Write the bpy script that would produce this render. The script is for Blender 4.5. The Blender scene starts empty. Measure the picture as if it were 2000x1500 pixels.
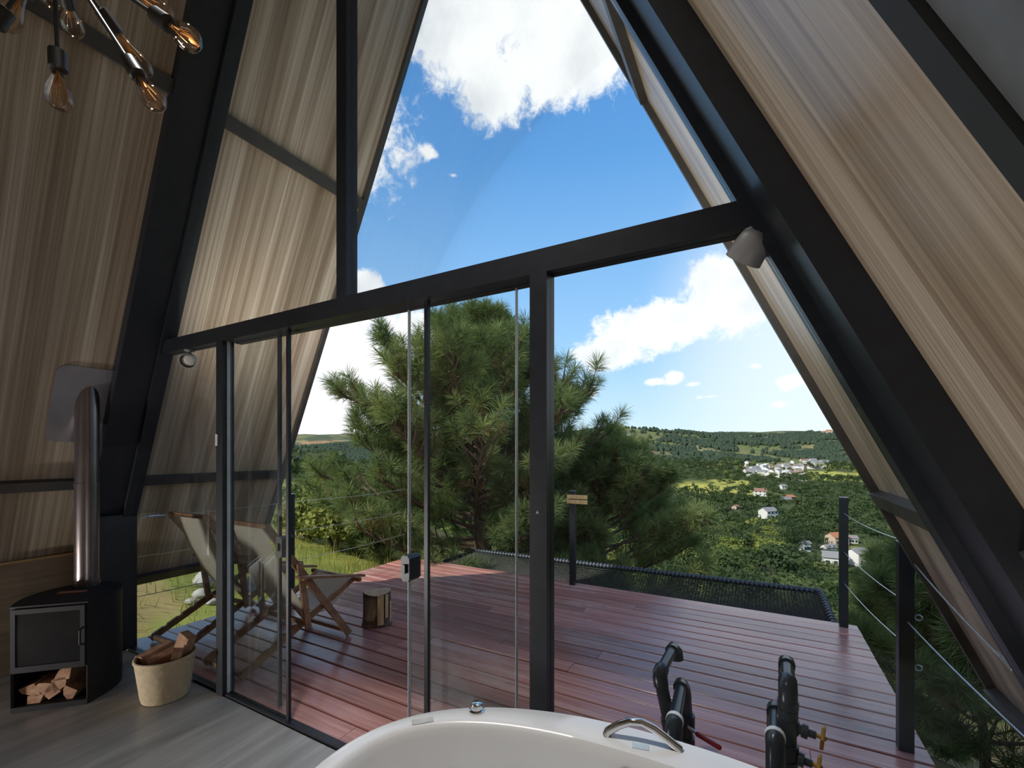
import bpy, math, random
import numpy as np
from mathutils import Vector, Matrix, Euler

C = bpy.context.scene.collection
PI = math.pi
rnd = random.Random(7)

# ------------------------------------------------------------------ camera
CAM = Vector((1.815, -1.545, 1.5))
YAW = math.radians(29.05)
FW = Vector((-math.sin(YAW), math.cos(YAW), 0))
RT = Vector((math.cos(YAW), math.sin(YAW), 0))
FPX, HV = 868.0, 880.0            # focal length in pixels (2000 wide), row of the horizon
cd = bpy.data.cameras.new('camera')
cam = bpy.data.objects.new('camera', cd)
C.objects.link(cam)
cam.location = CAM
cam.rotation_euler = (PI / 2, 0, YAW)
cd.sensor_width = 36
cd.lens = FPX / 2000 * 36
cd.shift_y = (HV - 750) / 2000
cd.clip_start = 0.02
cd.clip_end = 12000
bpy.context.scene.camera = cam

def ray(u, v):
    return FW + RT * ((u - 1000) / FPX) + Vector((0, 0, (HV - v) / FPX))
def at(u, v, d):
    return CAM + ray(u, v) * d

# ------------------------------------------------------------------ view, world, sun, lamps
sc = bpy.context.scene
sc.view_settings.view_transform = 'Standard'
sc.view_settings.look = 'None'
sc.view_settings.exposure = 0.35
sc.view_settings.gamma = 1.0
sc.view_settings.use_curve_mapping = False
try:
    sc.cycles.max_bounces = 8
    sc.cycles.transparent_max_bounces = 24
    sc.cycles.caustics_reflective = False
    sc.cycles.caustics_refractive = False
    sc.cycles.sample_clamp_indirect = 6
except Exception:
    pass

class NT:
    """small helper round a node tree"""
    def __init__(s, tree):
        s.t = tree
        s.t.nodes.clear()
    def n(s, typ, **kw):
        nd = s.t.nodes.new(typ)
        for k, val in kw.items():
            if k.startswith('i_'):
                key = k[2:]
                key = int(key) if key.isdigit() else key.replace('_', ' ')
                nd.inputs[key].default_value = val
            else:
                setattr(nd, k, val)
        return nd
    def l(s, a, b):
        s.t.links.new(a, b)
    def math(s, op, a, b=None, c=None, clamp=False):
        nd = s.n('ShaderNodeMath', operation=op, use_clamp=clamp)
        for i, x in enumerate((a, b, c)):
            if x is None: continue
            if isinstance(x, (int, float)): nd.inputs[i].default_value = x
            else: s.l(x, nd.inputs[i])
        return nd.outputs[0]
    def vm(s, op, a, b=None):
        nd = s.n('ShaderNodeVectorMath', operation=op)
        for i, x in enumerate((a, b)):
            if x is None: continue
            if isinstance(x, (tuple, list, Vector)): nd.inputs[i].default_value = x
            else: s.l(x, nd.inputs[i])
        return nd
    def ramp(s, fac, stops, interp='LINEAR'):
        nd = s.n('ShaderNodeValToRGB')
        r = nd.color_ramp
        r.interpolation = interp
        while len(r.elements) < len(stops): r.elements.new(0.5)
        for e, (p, c) in zip(r.elements, stops):
            e.position = p
            e.color = (*c, 1) if len(c) == 3 else c
        s.l(fac, nd.inputs[0])
        return nd.outputs[0]
    def mix(s, fac, a, b, blend='MIX'):
        nd = s.n('ShaderNodeMix', data_type='RGBA', blend_type=blend)
        for i, x in ((0, fac), (6, a), (7, b)):
            if isinstance(x, (int, float)): nd.inputs[i].default_value = x
            elif isinstance(x, tuple): nd.inputs[i].default_value = (*x, 1) if len(x) == 3 else x
            else: s.l(x, nd.inputs[i])
        return nd.outputs[2]
    def noise(s, vec, scale, detail=3, rough=0.55, dist=0.0):
        nd = s.n('ShaderNodeTexNoise')
        nd.inputs['Scale'].default_value = scale
        nd.inputs['Detail'].default_value = detail
        nd.inputs['Roughness'].default_value = rough
        nd.inputs['Distortion'].default_value = dist
        if vec is not None: s.l(vec, nd.inputs['Vector'])
        return nd.outputs['Fac']

# sky: a clear gradient with cumulus clouds, all as a function of direction
world = bpy.data.worlds.new('sky')
sc.world = world
world.use_nodes = True
W = NT(world.node_tree)
gen = W.n('ShaderNodeTexCoord').outputs['Generated']
dirv = W.vm('NORMALIZE', gen).outputs[0]
sep = W.n('ShaderNodeSeparateXYZ'); W.l(dirv, sep.inputs[0])
zc = W.math('MAXIMUM', sep.outputs[2], 0.0)
sky = W.ramp(zc, [(0.0, (.66, .79, .90)), (.09, (.50, .70, .88)), (.20, (.33, .57, .86)), (.34, (.235, .47, .80)),
                  (.55, (.112, .315, .67)), (.78, (.066, .22, .55)), (1.0, (.03, .14, .48))])
# the sky pales on the side where the light is strongest (to the right of the gable)
def dvec(u, v): return ray(u, v).normalized()
paled = dvec(1750, 650)
pl = W.vm('DOT_PRODUCT', dirv, tuple(paled)).outputs['Value']
plf = W.n('ShaderNodeMapRange', interpolation_type='SMOOTHSTEP'); W.l(pl, plf.inputs[0])
plf.inputs[1].default_value = 0.90; plf.inputs[2].default_value = 1.0; plf.inputs[3].default_value = 0.0; plf.inputs[4].default_value = 0.75
sky = W.mix(plf.outputs[0], sky, (.82, .87, .92))
warp = W.vm('SCALE', dirv); warp.inputs[3].default_value = 1.0
blobs = [  # (column, row, half width, half height) in photo pixels; a cloud is a patch of sky directions
    (1000, 0, 300, 190), (1080, 110, 190, 150), (900, 95, 125, 115), (960, 175, 95, 85), (1150, 110, 100, 120), (1040, -120, 300, 150),
    (1430, 590, 130, 85), (1280, 640, 140, 55), (1190, 690, 90, 42), (1480, 545, 80, 70), (1400, 535, 70, 45),
    (690, 690, 150, 120), (600, 810, 140, 90), (712, 552, 38, 28), (800, 640, 60, 40), (560, 640, 140, 90),
    (1122, 770, 26, 18, .8), (1152, 765, 26, 17, .8), (1278, 746, 34, 14, .7), (1318, 738, 34, 20, .8), (1352, 750, 34, 11, .6), (1538, 746, 40, 24, .85), (1580, 741, 34, 18, .75), (838, 298, 42, 36, .42), (1520, 790, 40, 16, .5),
    (1475, 715, 46, 16, .45), (1640, 765, 60, 18, .5), (885, 342, 26, 14, .22), (1380, 775, 70, 10, .35)]
extra = [(200, 25, 12, 6), (160, 40, 20, 12), (120, 30, 18, 8), (230, 50, 22, 14), (260, 22, 16, 7), (300, 35, 15, 9),
         (75, 20, 16, 7), (340, 65, 14, 9), (140, 65, 18, 12), (190, 60, 12, 8)]   # azimuth, elevation, sizes (degrees): the rest of the dome
dens = None
def blob_nodes(c, h, upv, rx, ry, w=1.0):
    global dens
    a = W.vm('DOT_PRODUCT', dirv, tuple(h / rx)).outputs['Value']
    b = W.vm('DOT_PRODUCT', dirv, tuple(upv / ry)).outputs['Value']
    d = W.vm('DOT_PRODUCT', dirv, tuple(c * 10)).outputs['Value']
    cb = W.n('ShaderNodeCombineXYZ'); W.l(a, cb.inputs[0]); W.l(b, cb.inputs[1]); W.l(d, cb.inputs[2])
    sb = W.vm('SUBTRACT', cb.outputs[0], (0, 0, 10))
    ln = W.vm('LENGTH', sb.outputs[0]).outputs['Value']
    v = W.math('SUBTRACT', w, ln)
    dens = v if dens is None else W.math('SMOOTH_MAX', dens, v, 0.25)
for (u, v, rx, ry, *w) in blobs:
    c = dvec(u, v); L = ray(u, v).length
    h = (dvec(u + 5, v) - dvec(u - 5, v)).normalized(); up = (dvec(u, v - 5) - dvec(u, v + 5)).normalized()
    sx = (dvec(u + rx, v) - c).length; sy = (dvec(u, v - ry) - c).length
    blob_nodes(c, h, up, sx, sy, w[0] if w else 1.0)
for (az, el, sx, sy) in extra:
    a, e = math.radians(az), math.radians(el)
    c = Vector((math.sin(a) * math.cos(e), math.cos(a) * math.cos(e), math.sin(e)))
    h = Vector((math.cos(a), -math.sin(a), 0)); up = h.cross(c) * -1
    if up.z < 0: up = -up
    blob_nodes(c, h, up, math.radians(sx), math.radians(sy))
n1 = W.noise(dirv, 5.5, 8, 0.62, 0.25)
n2 = W.noise(dirv, 34.0, 8, 0.68, 0.4)
nn = W.math('ADD', W.math('MULTIPLY', W.math('SUBTRACT', n1, 0.5), 1.7), W.math('MULTIPLY', W.math('SUBTRACT', n2, 0.5), 1.7))
dd = W.math('ADD', W.math('MULTIPLY', dens, 1.35), nn)
mask = W.n('ShaderNodeMapRange', interpolation_type='SMOOTHSTEP'); W.l(dd, mask.inputs[0])
mask.inputs[1].default_value = -0.08; mask.inputs[2].default_value = 0.52
n3 = W.noise(dirv, 7.0, 5, 0.55, 0.1)
cloudc = W.ramp(n3, [(.32, (.70, .73, .78)), (.5, (.90, .91, .93)), (.62, (1.0, 1.0, 1.0))])
skyc = W.mix(mask.outputs[0], sky, cloudc)
bg = W.n('ShaderNodeBackground'); W.l(skyc, bg.inputs[0]); bg.inputs[1].default_value = 1.0
wo = W.n('ShaderNodeOutputWorld'); W.l(bg.outputs[0], wo.inputs[0])

def lamp(name, typ, loc, energy, color, rot=None, target=None, **kw):
    ld = bpy.data.lights.new(name, typ); ld.energy = energy; ld.color = color
    for k, v in kw.items(): setattr(ld, k, v)
    o = bpy.data.objects.new(name, ld); C.objects.link(o); o.location = loc
    if target is not None:
        o.rotation_euler = (Vector(target) - Vector(loc)).to_track_quat('-Z', 'Y').to_euler()
    elif rot is not None: o.rotation_euler = rot
    return o
SUN_FROM = Vector((-0.42, -0.72, 0.72))
lamp('sun', 'SUN', (-20, -40, 40), 3.6, (1.0, .95, .86), target=Vector((-20, -40, 40)) - SUN_FROM, angle=math.radians(1.2))
# added fill lights for roof undersides, tub and floor; none has a fixture
lamp('fill_tub', 'AREA', (2.2, -2.0, .07), 5, (1.0, .97, .93), target=(-.6, .9, 2.7), shape='DISK', size=.22)
lamp('fill_rear', 'AREA', (-2.42, -2.55, .12), 48, (1.0, .97, .93), target=(1.3, -.2, 3.0), shape='DISK', size=.26)
lamp('fill_ridge', 'SPOT', (.35, -.85, 5.0), 330, (1.0, .98, .95), target=(.95, -.72, 0), spot_size=math.radians(52), spot_blend=.7, shadow_soft_size=.12)
lamp('fill_beam', 'AREA', (0, .045, 2.22), 34, (1.0, .97, .92), target=(0, 2.045, 2.60), shape='RECTANGLE', size=2.8, size_y=.05)

# ------------------------------------------------------------------ materials
def new_mat(name):
    m = bpy.data.materials.new(name); m.use_nodes = True
    return m, NT(m.node_tree)
def out(N, shader):
    o = N.n('ShaderNodeOutputMaterial'); N.l(shader, o.inputs[0])
def principled(N, color, rough=0.5, metal=0.0, spec=0.5, bump=None, coat=0.0, coat_rough=0.1):
    p = N.n('ShaderNodeBsdfPrincipled')
    if isinstance(color, tuple): p.inputs['Base Color'].default_value = (*color, 1)
    else: N.l(color, p.inputs['Base Color'])
    if isinstance(rough, (int, float)): p.inputs['Roughness'].default_value = rough
    else: N.l(rough, p.inputs['Roughness'])
    p.inputs['Metallic'].default_value = metal
    p.inputs['Specular IOR Level'].default_value = spec
    p.inputs['Coat Weight'].default_value = coat
    p.inputs['Coat Roughness'].default_value = coat_rough
    if bump is not None:
        b = N.n('ShaderNodeBump'); b.inputs['Strength'].default_value = bump[1]; b.inputs['Distance'].default_value = bump[2]
        N.l(bump[0], b.inputs['Height']); N.l(b.outputs[0], p.inputs['Normal'])
    return p
def pos(N, scale=(1, 1, 1), obj=False):
    if obj: g = N.n('ShaderNodeTexCoord').outputs['Object']
    else: g = N.n('ShaderNodeNewGeometry').outputs['Position']
    return N.vm('MULTIPLY', g, scale).outputs[0]
def orand(N): return N.n('ShaderNodeObjectInfo').outputs['Random']

def simple(name, color, rough=0.5, metal=0.0, spec=0.5, var=0.15, scale=12, bump=0.0, coat=0.0, stretch=(1, 1, 1)):
    m, N = new_mat(name)
    f = N.noise(pos(N, stretch, True), scale, 4)
    lo = tuple(c * (1 - var) for c in color); hi = tuple(min(1, c * (1 + var)) for c in color)
    col = N.ramp(f, [(.3, lo), (.7, hi)])
    p = principled(N, col, rough, metal, spec, (f, bump, .01) if bump else None, coat)
    out(N, p.outputs[0]); return m

def m_laminate():
    m, N = new_mat('streaked_laminate')
    a = N.noise(pos(N, (.22, 9, .22)), 1.0, 4, .6)
    b = N.noise(pos(N, (.35, 55, .35)), 1.0, 4, .65)
    c = N.noise(pos(N, (.5, 2.2, .5)), 1.0, 2, .5)
    f = N.math('ADD', N.math('MULTIPLY', a, .45), N.math('ADD', N.math('MULTIPLY', b, .42), N.math('MULTIPLY', c, .13)))
    col = N.ramp(f, [(.37, (.20, .142, .090)), (.46, (.34, .258, .182)), (.53, (.46, .368, .272)), (.61, (.66, .565, .45))])
    p = principled(N, col, .36, 0, .5)
    out(N, p.outputs[0]); return m
def m_deck():
    m, N = new_mat('red_stained_deck_wood')
    r = orand(N)
    off = N.n('ShaderNodeCombineXYZ'); N.l(N.math('MULTIPLY', r, 37.0), off.inputs[0]); N.l(N.math('MULTIPLY', r, 91.0), off.inputs[2])
    pv = N.vm('ADD', N.n('ShaderNodeNewGeometry').outputs['Position'], off.outputs[0]).outputs[0]
    g = N.noise(N.vm('MULTIPLY', pv, (1.3, 60, 5)).outputs[0], 1.0, 5, .65)
    g2 = N.noise(N.vm('MULTIPLY', pv, (1.0, 14, 3)).outputs[0], 1.0, 3, .6)
    base = N.ramp(N.math('ADD', N.math('MULTIPLY', g, .6), N.math('MULTIPLY', g2, .4)),
                  [(.32, (.27, .105, .084)), (.5, (.43, .185, .15)), (.66, (.57, .29, .245))])
    worn = N.noise(pos(N, (.55, 1.5, 1)), 1.0, 5, .7)
    wf = N.math('MULTIPLY', N.math('SUBTRACT', N.math('ADD', worn, N.math('MULTIPLY', g2, .35)), .66), 4.0, clamp=True)
    col = N.mix(N.math('MULTIPLY', wf, .65), base, (.44, .335, .28))
    hs = N.n('ShaderNodeHueSaturation'); N.l(col, hs.inputs['Color'])
    N.l(N.math('ADD', .78, N.math('MULTIPLY', r, .45)), hs.inputs['Value'])
    rough = N.math('ADD', .19, N.math('MULTIPLY', wf, .28))
    p = principled(N, hs.outputs[0], rough, 0, .62, (g, .25, .004))
    out(N, p.outputs[0]); return m
def m_floor():
    m, N = new_mat('grey_floor')
    a = N.noise(pos(N, (9, .9, 1)), 1.0, 5, .6, .3)
    b = N.noise(pos(N, (2.2, .5, 1)), 1.0, 3, .5)
    f = N.math('ADD', N.math('MULTIPLY', a, .6), N.math('MULTIPLY', b, .4))
    col = N.ramp(f, [(.34, (.20, .195, .185)), (.5, (.31, .305, .29)), (.66, (.44, .43, .41))])
    p = principled(N, col, .33, 0, .5, (a, .08, .004))
    out(N, p.outputs[0]); return m
def m_glass(tint=(.97, .985, .98)):
    m, N = new_mat('clear_glass')
    fr = N.n('ShaderNodeFresnel'); fr.inputs[0].default_value = 1.45
    t = N.n('ShaderNodeBsdfTransparent'); t.inputs[0].default_value = (*tint, 1)
    g = N.n('ShaderNodeBsdfGlossy'); g.inputs['Roughness'].default_value = 0.0; g.inputs[0].default_value = (.9, .95, 1, 1)
    mx = N.n('ShaderNodeMixShader'); N.l(N.math('MULTIPLY', fr.outputs[0], .2), mx.inputs[0]); N.l(t.outputs[0], mx.inputs[1]); N.l(g.outputs[0], mx.inputs[2])
    out(N, mx.outputs[0]); return m
def m_bulb():
    m, N = new_mat('amber_bulb_glass')
    fr = N.n('ShaderNodeFresnel'); fr.inputs[0].default_value = 1.5
    t = N.n('ShaderNodeBsdfTransparent'); t.inputs[0].default_value = (.97, .87, .76, 1)
    g = N.n('ShaderNodeBsdfGlossy'); g.inputs['Roughness'].default_value = 0.02
    mx = N.n('ShaderNodeMixShader'); N.l(N.math('ADD', .03, N.math('MULTIPLY', fr.outputs[0], .65)), mx.inputs[0]); N.l(t.outputs[0], mx.inputs[1]); N.l(g.outputs[0], mx.inputs[2])
    out(N, mx.outputs[0]); return m
def m_leaf(name, c0, c1, c2, transl=.3, scale=3.0):
    m, N = new_mat(name)
    r = orand(N)
    f = N.noise(pos(N), scale, 3)
    col = N.ramp(N.math('ADD', N.math('MULTIPLY', f, .6), N.math('MULTIPLY', r, .4)), [(.3, c0), (.5, c1), (.7, c2)])
    d = N.n('ShaderNodeBsdfDiffuse'); N.l(col, d.inputs[0])
    t = N.n('ShaderNodeBsdfTranslucent'); N.l(N.mix(.5, col, (.25, .35, .05)), t.inputs[0])
    mx = N.n('ShaderNodeMixShader'); mx.inputs[0].default_value = transl; N.l(d.outputs[0], mx.inputs[1]); N.l(t.outputs[0], mx.inputs[2])
    out(N, mx.outputs[0]); return m
def m_attr(name, rough=.9):
    m, N = new_mat(name)
    a = N.n('ShaderNodeAttribute'); a.attribute_name = 'col'
    n1 = N.noise(pos(N), .9, 6, .65); n2 = N.noise(pos(N), .03, 5, .6)
    col = N.mix(1.0, a.outputs['Color'], N.ramp(n1, [(.3, (.72, .72, .70)), (.7, (1.3, 1.28, 1.2))]), 'MULTIPLY')
    col = N.mix(1.0, col, N.ramp(n2, [(.3, (.8, .82, .8)), (.7, (1.2, 1.18, 1.1))]), 'MULTIPLY')
    p = principled(N, col, rough, 0, .1)
    out(N, p.outputs[0]); return m
def m_wood(name, c0, c1, c2, rough=.5, stretch=(1, 1, 1), scale=8):
    m, N = new_mat(name)
    f = N.noise(pos(N, stretch, True), scale, 5, .65, .4)
    col = N.ramp(f, [(.3, c0), (.5, c1), (.7, c2)])
    p = principled(N, col, rough, 0, .4, (f, .25, .004))
    out(N, p.outputs[0]); return m

M = {}
M['laminate'] = m_laminate()
M['deck'] = m_deck()
M['floor'] = m_floor()
M['glass'] = m_glass()
M['bulb'] = m_bulb()
M['steel'] = simple('black_painted_steel', (.011, .0135, .019), .42, 0, .5, .25, 20)
M['steel_grey'] = simple('dark_grey_painted_steel', (.13, .138, .15), .35, 0, .5, .15, 20)
M['seal'] = simple('clear_door_seal', (.62, .65, .65), .3)
M['roofmetal'] = simple('dark_roof_sheet', (.06, .06, .065), .5)
M['purlin'] = simple('grey_brown_steel', (.055, .050, .046), .45)
M['kneewood'] = m_wood('brown_board', (.15, .10, .06), (.21, .15, .095), (.28, .20, .13), .5, (1, .4, 6), 2.5)
M['ledge'] = simple('pine_ledge', (.42, .25, .10), .5)
M['enamel'] = simple('white_tub_acrylic', (.84, .84, .84), .24, 0, .5, .02, 5, 0, .4)
M['chrome'] = simple('chrome', (.72, .72, .72), .08, 1.0, .5, .03)
M['stoveblack'] = simple('black_stove_steel', (.020, .019, .021), .6, 0, .22, .2, 30)
M['pipe'] = simple('dull_flue_steel', (.20, .17, .17), .28, .85, .5, .12, 6)
M['stoveglass'] = simple('dark_stove_glass', (.012, .012, .013), .08)
M['flash'] = simple('grey_metal_flashing', (.33, .32, .34), .42, .55, .5, .12, 6)
M['copper'] = simple('warm_red_metal', (.40, .16, .11), .4)
M['log'] = m_wood('split_firewood', (.22, .10, .06), (.36, .20, .12), (.50, .32, .20), .8, (1, 1, 1), 14)
M['bark'] = m_wood('bark', (.055, .035, .022), (.11, .07, .045), (.18, .12, .08), .9, (3, 3, .7), 8)
M['endgrain'] = m_wood('cut_wood_end', (.34, .20, .10), (.46, .30, .17), (.55, .38, .23), .7, (1, 1, 1), 20)
M['palewood'] = m_wood('split_pale_wood', (.42, .27, .12), (.58, .40, .20), (.68, .50, .28), .7, (4, 4, .6), 8)
M['basket'] = simple('cream_woven_basket', (.56, .45, .30), .75, 0, .3, .12, 30, .3)
M['chairwood'] = m_wood('oiled_chair_wood', (.16, .075, .035), (.27, .14, .07), (.36, .20, .11), .45, (4, 4, 4), 4)
M['canvas'] = simple('natural_canvas', (.50, .45, .375), .85, 0, .2, .06, 60)
M['pvc'] = simple('black_pvc', (.022, .026, .032), .28, 0, .5, .15, 10)
M['band'] = simple('white_pipe_band', (.75, .74, .70), .5)
M['red'] = simple('red_lever_grip', (.30, .010, .022), .4)
M['brass'] = simple('yellow_valve_wheel', (.55, .30, .05), .4, .3)
M['galv'] = simple('steel_cable', (.62, .64, .66), .3, .7)
M['rope'] = simple('dark_blue_black_rope', (.055, .068, .085), .5, 0, .5, .3, 40)
M['net'] = simple('black_net_cord', (.018, .019, .018), .7)
M['pinewood'] = m_wood('pine_bark', (.07, .045, .032), (.12, .08, .058), (.19, .13, .10), .9, (3, 3, 1), 6)
M['needle'] = m_leaf('pine_needles', (.098, .138, .064), (.165, .208, .092), (.285, .32, .13), .32, 1.1)
M['needle_dry'] = m_leaf('dry_needles', (.16, .09, .04), (.25, .15, .07), (.36, .24, .13), .2)
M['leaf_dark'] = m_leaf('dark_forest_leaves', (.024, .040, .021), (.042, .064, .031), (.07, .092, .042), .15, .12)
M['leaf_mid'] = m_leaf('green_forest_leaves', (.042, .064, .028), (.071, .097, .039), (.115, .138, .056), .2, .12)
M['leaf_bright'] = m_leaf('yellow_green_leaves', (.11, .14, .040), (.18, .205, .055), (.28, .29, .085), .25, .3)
M['leaf_hazy'] = m_leaf('hazed_distant_woods', (.030, .046, .034), (.046, .068, .046), (.07, .092, .058), .1, .05)  # distance haze put into the colour: bluer and greyer than nearer leaves
M['trunk'] = simple('valley_trunk', (.05, .04, .032), .9)
M['ground'] = m_attr('ground_cover')
M['hwhite'] = simple('white_render', (.70, .67, .62), .8, 0, .2, .05)
M['hcream'] = simple('peach_render', (.58, .44, .34), .8, 0, .2, .05)
M['hroof'] = simple('grey_tiles', (.24, .23, .225), .8, 0, .2, .1)
M['hroof_r'] = simple('brown_tiles', (.27, .14, .10), .8, 0, .2, .1)
M['horange'] = simple('terracotta_tiles', (.40, .17, .09), .8, 0, .2, .1)
M['hwin'] = simple('house_window', (.05, .06, .07), .2)
M['hstreet'] = simple('pale_road', (.62, .50, .40), .9)
M['stone'] = simple('pale_stone', (.40, .385, .35), .85, 0, .2, .15, 5, .3)
M['white'] = simple('white_plastic', (.80, .80, .80), .4)
M['lampbody'] = simple('grey_lamp_body', (.28, .275, .27), .45)
M['lampface'] = simple('frosted_lens', (.55, .53, .50), .3)
M['sticker'] = simple('pale_blue_sticker', (.62, .74, .80), .3)
M['paper'] = simple('grey_sticker', (.60, .60, .58), .5)
M['socket'] = simple('black_socket', (.018, .016, .015), .4)
M['filament'] = simple('filament', (.55, .25, .06), .4, .6)
M['backwall'] = simple('plain_back_wall', (.45, .40, .34), .8)

# ------------------------------------------------------------------ mesh helpers
class MB:
    def __init__(s): s.v = []; s.f = []
    def add(s, vs, fs):
        b = len(s.v); s.v += [tuple(x) for x in vs]; s.f += [tuple(i + b for i in f) for f in fs]; return s
    def box(s, x0, x1, y0, y1, z0, z1):
        vs = [(x, y, z) for z in (z0, z1) for y in (y0, y1) for x in (x0, x1)]
        return s.add(vs, [(0, 2, 3, 1), (4, 5, 7, 6), (0, 1, 5, 4), (2, 6, 7, 3), (0, 4, 6, 2), (1, 3, 7, 5)])
    def bar(s, p, q, w, h, side=(1, 0, 0)):
        """box from p to q; w along `side`, h across"""
        p, q = Vector(p), Vector(q); d = (q - p).normalized(); sd = Vector(side)
        sd = (sd - d * sd.dot(d)).normalized(); n = d.cross(sd)
        vs = []
        for e in (p, q):
            for a, b in ((-1, -1), (1, -1), (1, 1), (-1, 1)): vs.append(e + sd * (a * w / 2) + n * (b * h / 2))
        return s.add(vs, [(0, 3, 2, 1), (4, 5, 6, 7), (0, 1, 5, 4), (1, 2, 6, 5), (2, 3, 7, 6), (3, 0, 4, 7)])
    def tube(s, pts, r, n=8, caps=True):
        pts = [Vector(p) for p in pts]; rs = r if isinstance(r, (list, tuple)) else [r] * len(pts)
        ref = None; vs = []
        for i, p in enumerate(pts):
            t = (pts[min(i + 1, len(pts) - 1)] - pts[max(i - 1, 0)])
            if t.length < 1e-9: t = Vector((0, 0, 1))
            t.normalize()
            if ref is None:
                ref = Vector((0, 0, 1)) if abs(t.z) < .9 else Vector((1, 0, 0))
            ref = (ref - t * ref.dot(t)); 
            if ref.length < 1e-6: ref = t.orthogonal()
            ref.normalize(); bi = t.cross(ref)
            for k in range(n):
                a = 2 * PI * k / n
                vs.append(p + (ref * math.cos(a) + bi * math.sin(a)) * rs[i])
        fs = []
        for i in range(len(pts) - 1):
            for k in range(n):
                a = i * n + k; b = i * n + (k + 1) % n
                fs.append((a, b, b + n, a + n))
        if caps:
            fs.append(tuple(range(n - 1, -1, -1))); fs.append(tuple(range((len(pts) - 1) * n, len(pts) * n)))
        return s.add(vs, fs)
    def lathe(s, prof, n=24, o=(0, 0, 0), axis=(0, 0, 1), closed=True):
        ax = Vector(axis).normalized(); rx = ax.orthogonal().normalized(); ry = ax.cross(rx); o = Vector(o)
        vs = []
        for (r, h) in prof:
            for k in range(n):
                a = 2 * PI * k / n
                vs.append(o + ax * h + (rx * math.cos(a) + ry * math.sin(a)) * max(r, 1e-5))
        fs = []
        for i in range(len(prof) - 1):
            for k in range(n):
                a = i * n + k; b = i * n + (k + 1) % n
                fs.append((a, b, b + n, a + n))
        if closed:
            fs.append(tuple(range(n - 1, -1, -1))); fs.append(tuple(range((len(prof) - 1) * n, len(prof) * n)))
        return s.add(vs, fs)
    def prism(s, poly, depth, o=(0, 0, 0), ex=(1, 0, 0), ey=(0, 0, 1), ez=(0, 1, 0)):
        o, ex, ey, ez = map(Vector, (o, ex, ey, ez)); n = len(poly)
        vs = [o + ex * a + ey * b for a, b in poly] + [o + ex * a + ey * b + ez * depth for a, b in poly]
        fs = [tuple(range(n - 1, -1, -1)), tuple(range(n, 2 * n))] + [(i, (i + 1) % n, (i + 1) % n + n, i + n) for i in range(n)]
        return s.add(vs, fs)
    def mesh(s, name, mat, smooth=False):
        me = bpy.data.meshes.new(name); me.from_pydata(s.v, [], s.f); me.materials.append(mat)
        fix(me)
        if smooth: shade(me)
        return me
    def build(s, name, mat, parent=None, smooth=False, loc=None):
        me = s.mesh(name, mat, smooth)
        o = bpy.data.objects.new(name, me); C.objects.link(o)
        if parent: o.parent = parent
        if loc is not None: o.location = loc
        return o
import bmesh
def fix(me):
    bm = bmesh.new(); bm.from_mesh(me); bmesh.ops.recalc_face_normals(bm, faces=bm.faces[:]); bm.to_mesh(me); bm.free(); me.update()
def shade(me, ang=42):
    me.polygons.foreach_set('use_smooth', [True] * len(me.polygons))
    me.set_sharp_from_angle(angle=math.radians(ang)); me.update()
def raw_mesh(name, V, F, mat, smooth=False):
    """numpy verts (n,3) and faces (m,k) into a mesh"""
    me = bpy.data.meshes.new(name); m, k = F.shape
    me.vertices.add(len(V)); me.vertices.foreach_set('co', V.astype(np.float32).ravel())
    me.loops.add(m * k); me.loops.foreach_set('vertex_index', F.astype(np.int32).ravel())
    me.polygons.add(m); me.polygons.foreach_set('loop_start', np.arange(0, m * k, k, dtype=np.int32))
    me.polygons.foreach_set('loop_total', np.full(m, k, dtype=np.int32))
    if smooth: me.polygons.foreach_set('use_smooth', np.ones(m, dtype=bool))
    me.materials.append(mat); me.update(calc_edges=True); return me
def link(name, me, parent=None, loc=None):
    o = bpy.data.objects.new(name, me); C.objects.link(o)
    if parent: o.parent = parent
    if loc is not None: o.location = loc
    return o
def tag(o, label=None, cat=None, group=None, kind=None):
    if label: o['label'] = label
    if cat: o['category'] = cat
    if group: o['group'] = group
    if kind: o['kind'] = kind
    return o
def empty(name, loc=(0, 0, 0), rz=0.0, **kw):
    o = bpy.data.objects.new(name, None); o.empty_display_size = .1; C.objects.link(o)
    o.location = loc; o.rotation_euler = (0, 0, rz); return tag(o, **kw)
def struct(name, mb, mat, label, cat, parent=None, smooth=False):
    o = mb.build(name, mat, parent, smooth); return tag(o, label, cat, kind='structure')
def copy_tree(o, parent=None):
    c = o.copy(); C.objects.link(c)
    if parent: c.parent = parent
    for ch in list(o.children): copy_tree(ch, c)
    return c
def part(name, mb, mat, root, smooth=False, label=None):
    """a part modelled in world coordinates, hung under its thing"""
    o = mb.build(name, mat, root, smooth)
    p = root; base = Vector((0, 0, 0))
    while p is not None: base += p.location; p = p.parent
    o.location = -base
    if label: o['label'] = label
    return o

# ------------------------------------------------------------------ the A-frame shell
SLOPE, ROOF_Z, LEG_Z = .475, 6.20, 5.99
YB, YF = -4.2, 1.20                       # rear wall, front edge of the roof
def roof_x(z): return (ROOF_Z - z) * SLOPE
def leg_x(z): return (LEG_Z - z) * .47
sx_, sz_ = SLOPE, 1.0
nrm = Vector((1.0, 0, SLOPE)).normalized()       # outward normal of the right slope
def slope_slab(side, z0, z1, y0, y1, off0, off1):
    """slab on a roof slope between offsets off0..off1 along the outward normal"""
    mb = MB(); vs = []
    for y in (y0, y1):
        for z, off in ((z0, off0), (z1, off0), (z1, off1), (z0, off1)):
            p = Vector((roof_x(z), y, z)) + nrm * off
            vs.append((side * p.x, p.y, p.z))
    return mb.add(vs, [(0, 1, 2, 3), (7, 6, 5, 4), (0, 4, 5, 1), (1, 5, 6, 2), (2, 6, 7, 3), (3, 7, 4, 0)])
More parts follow.
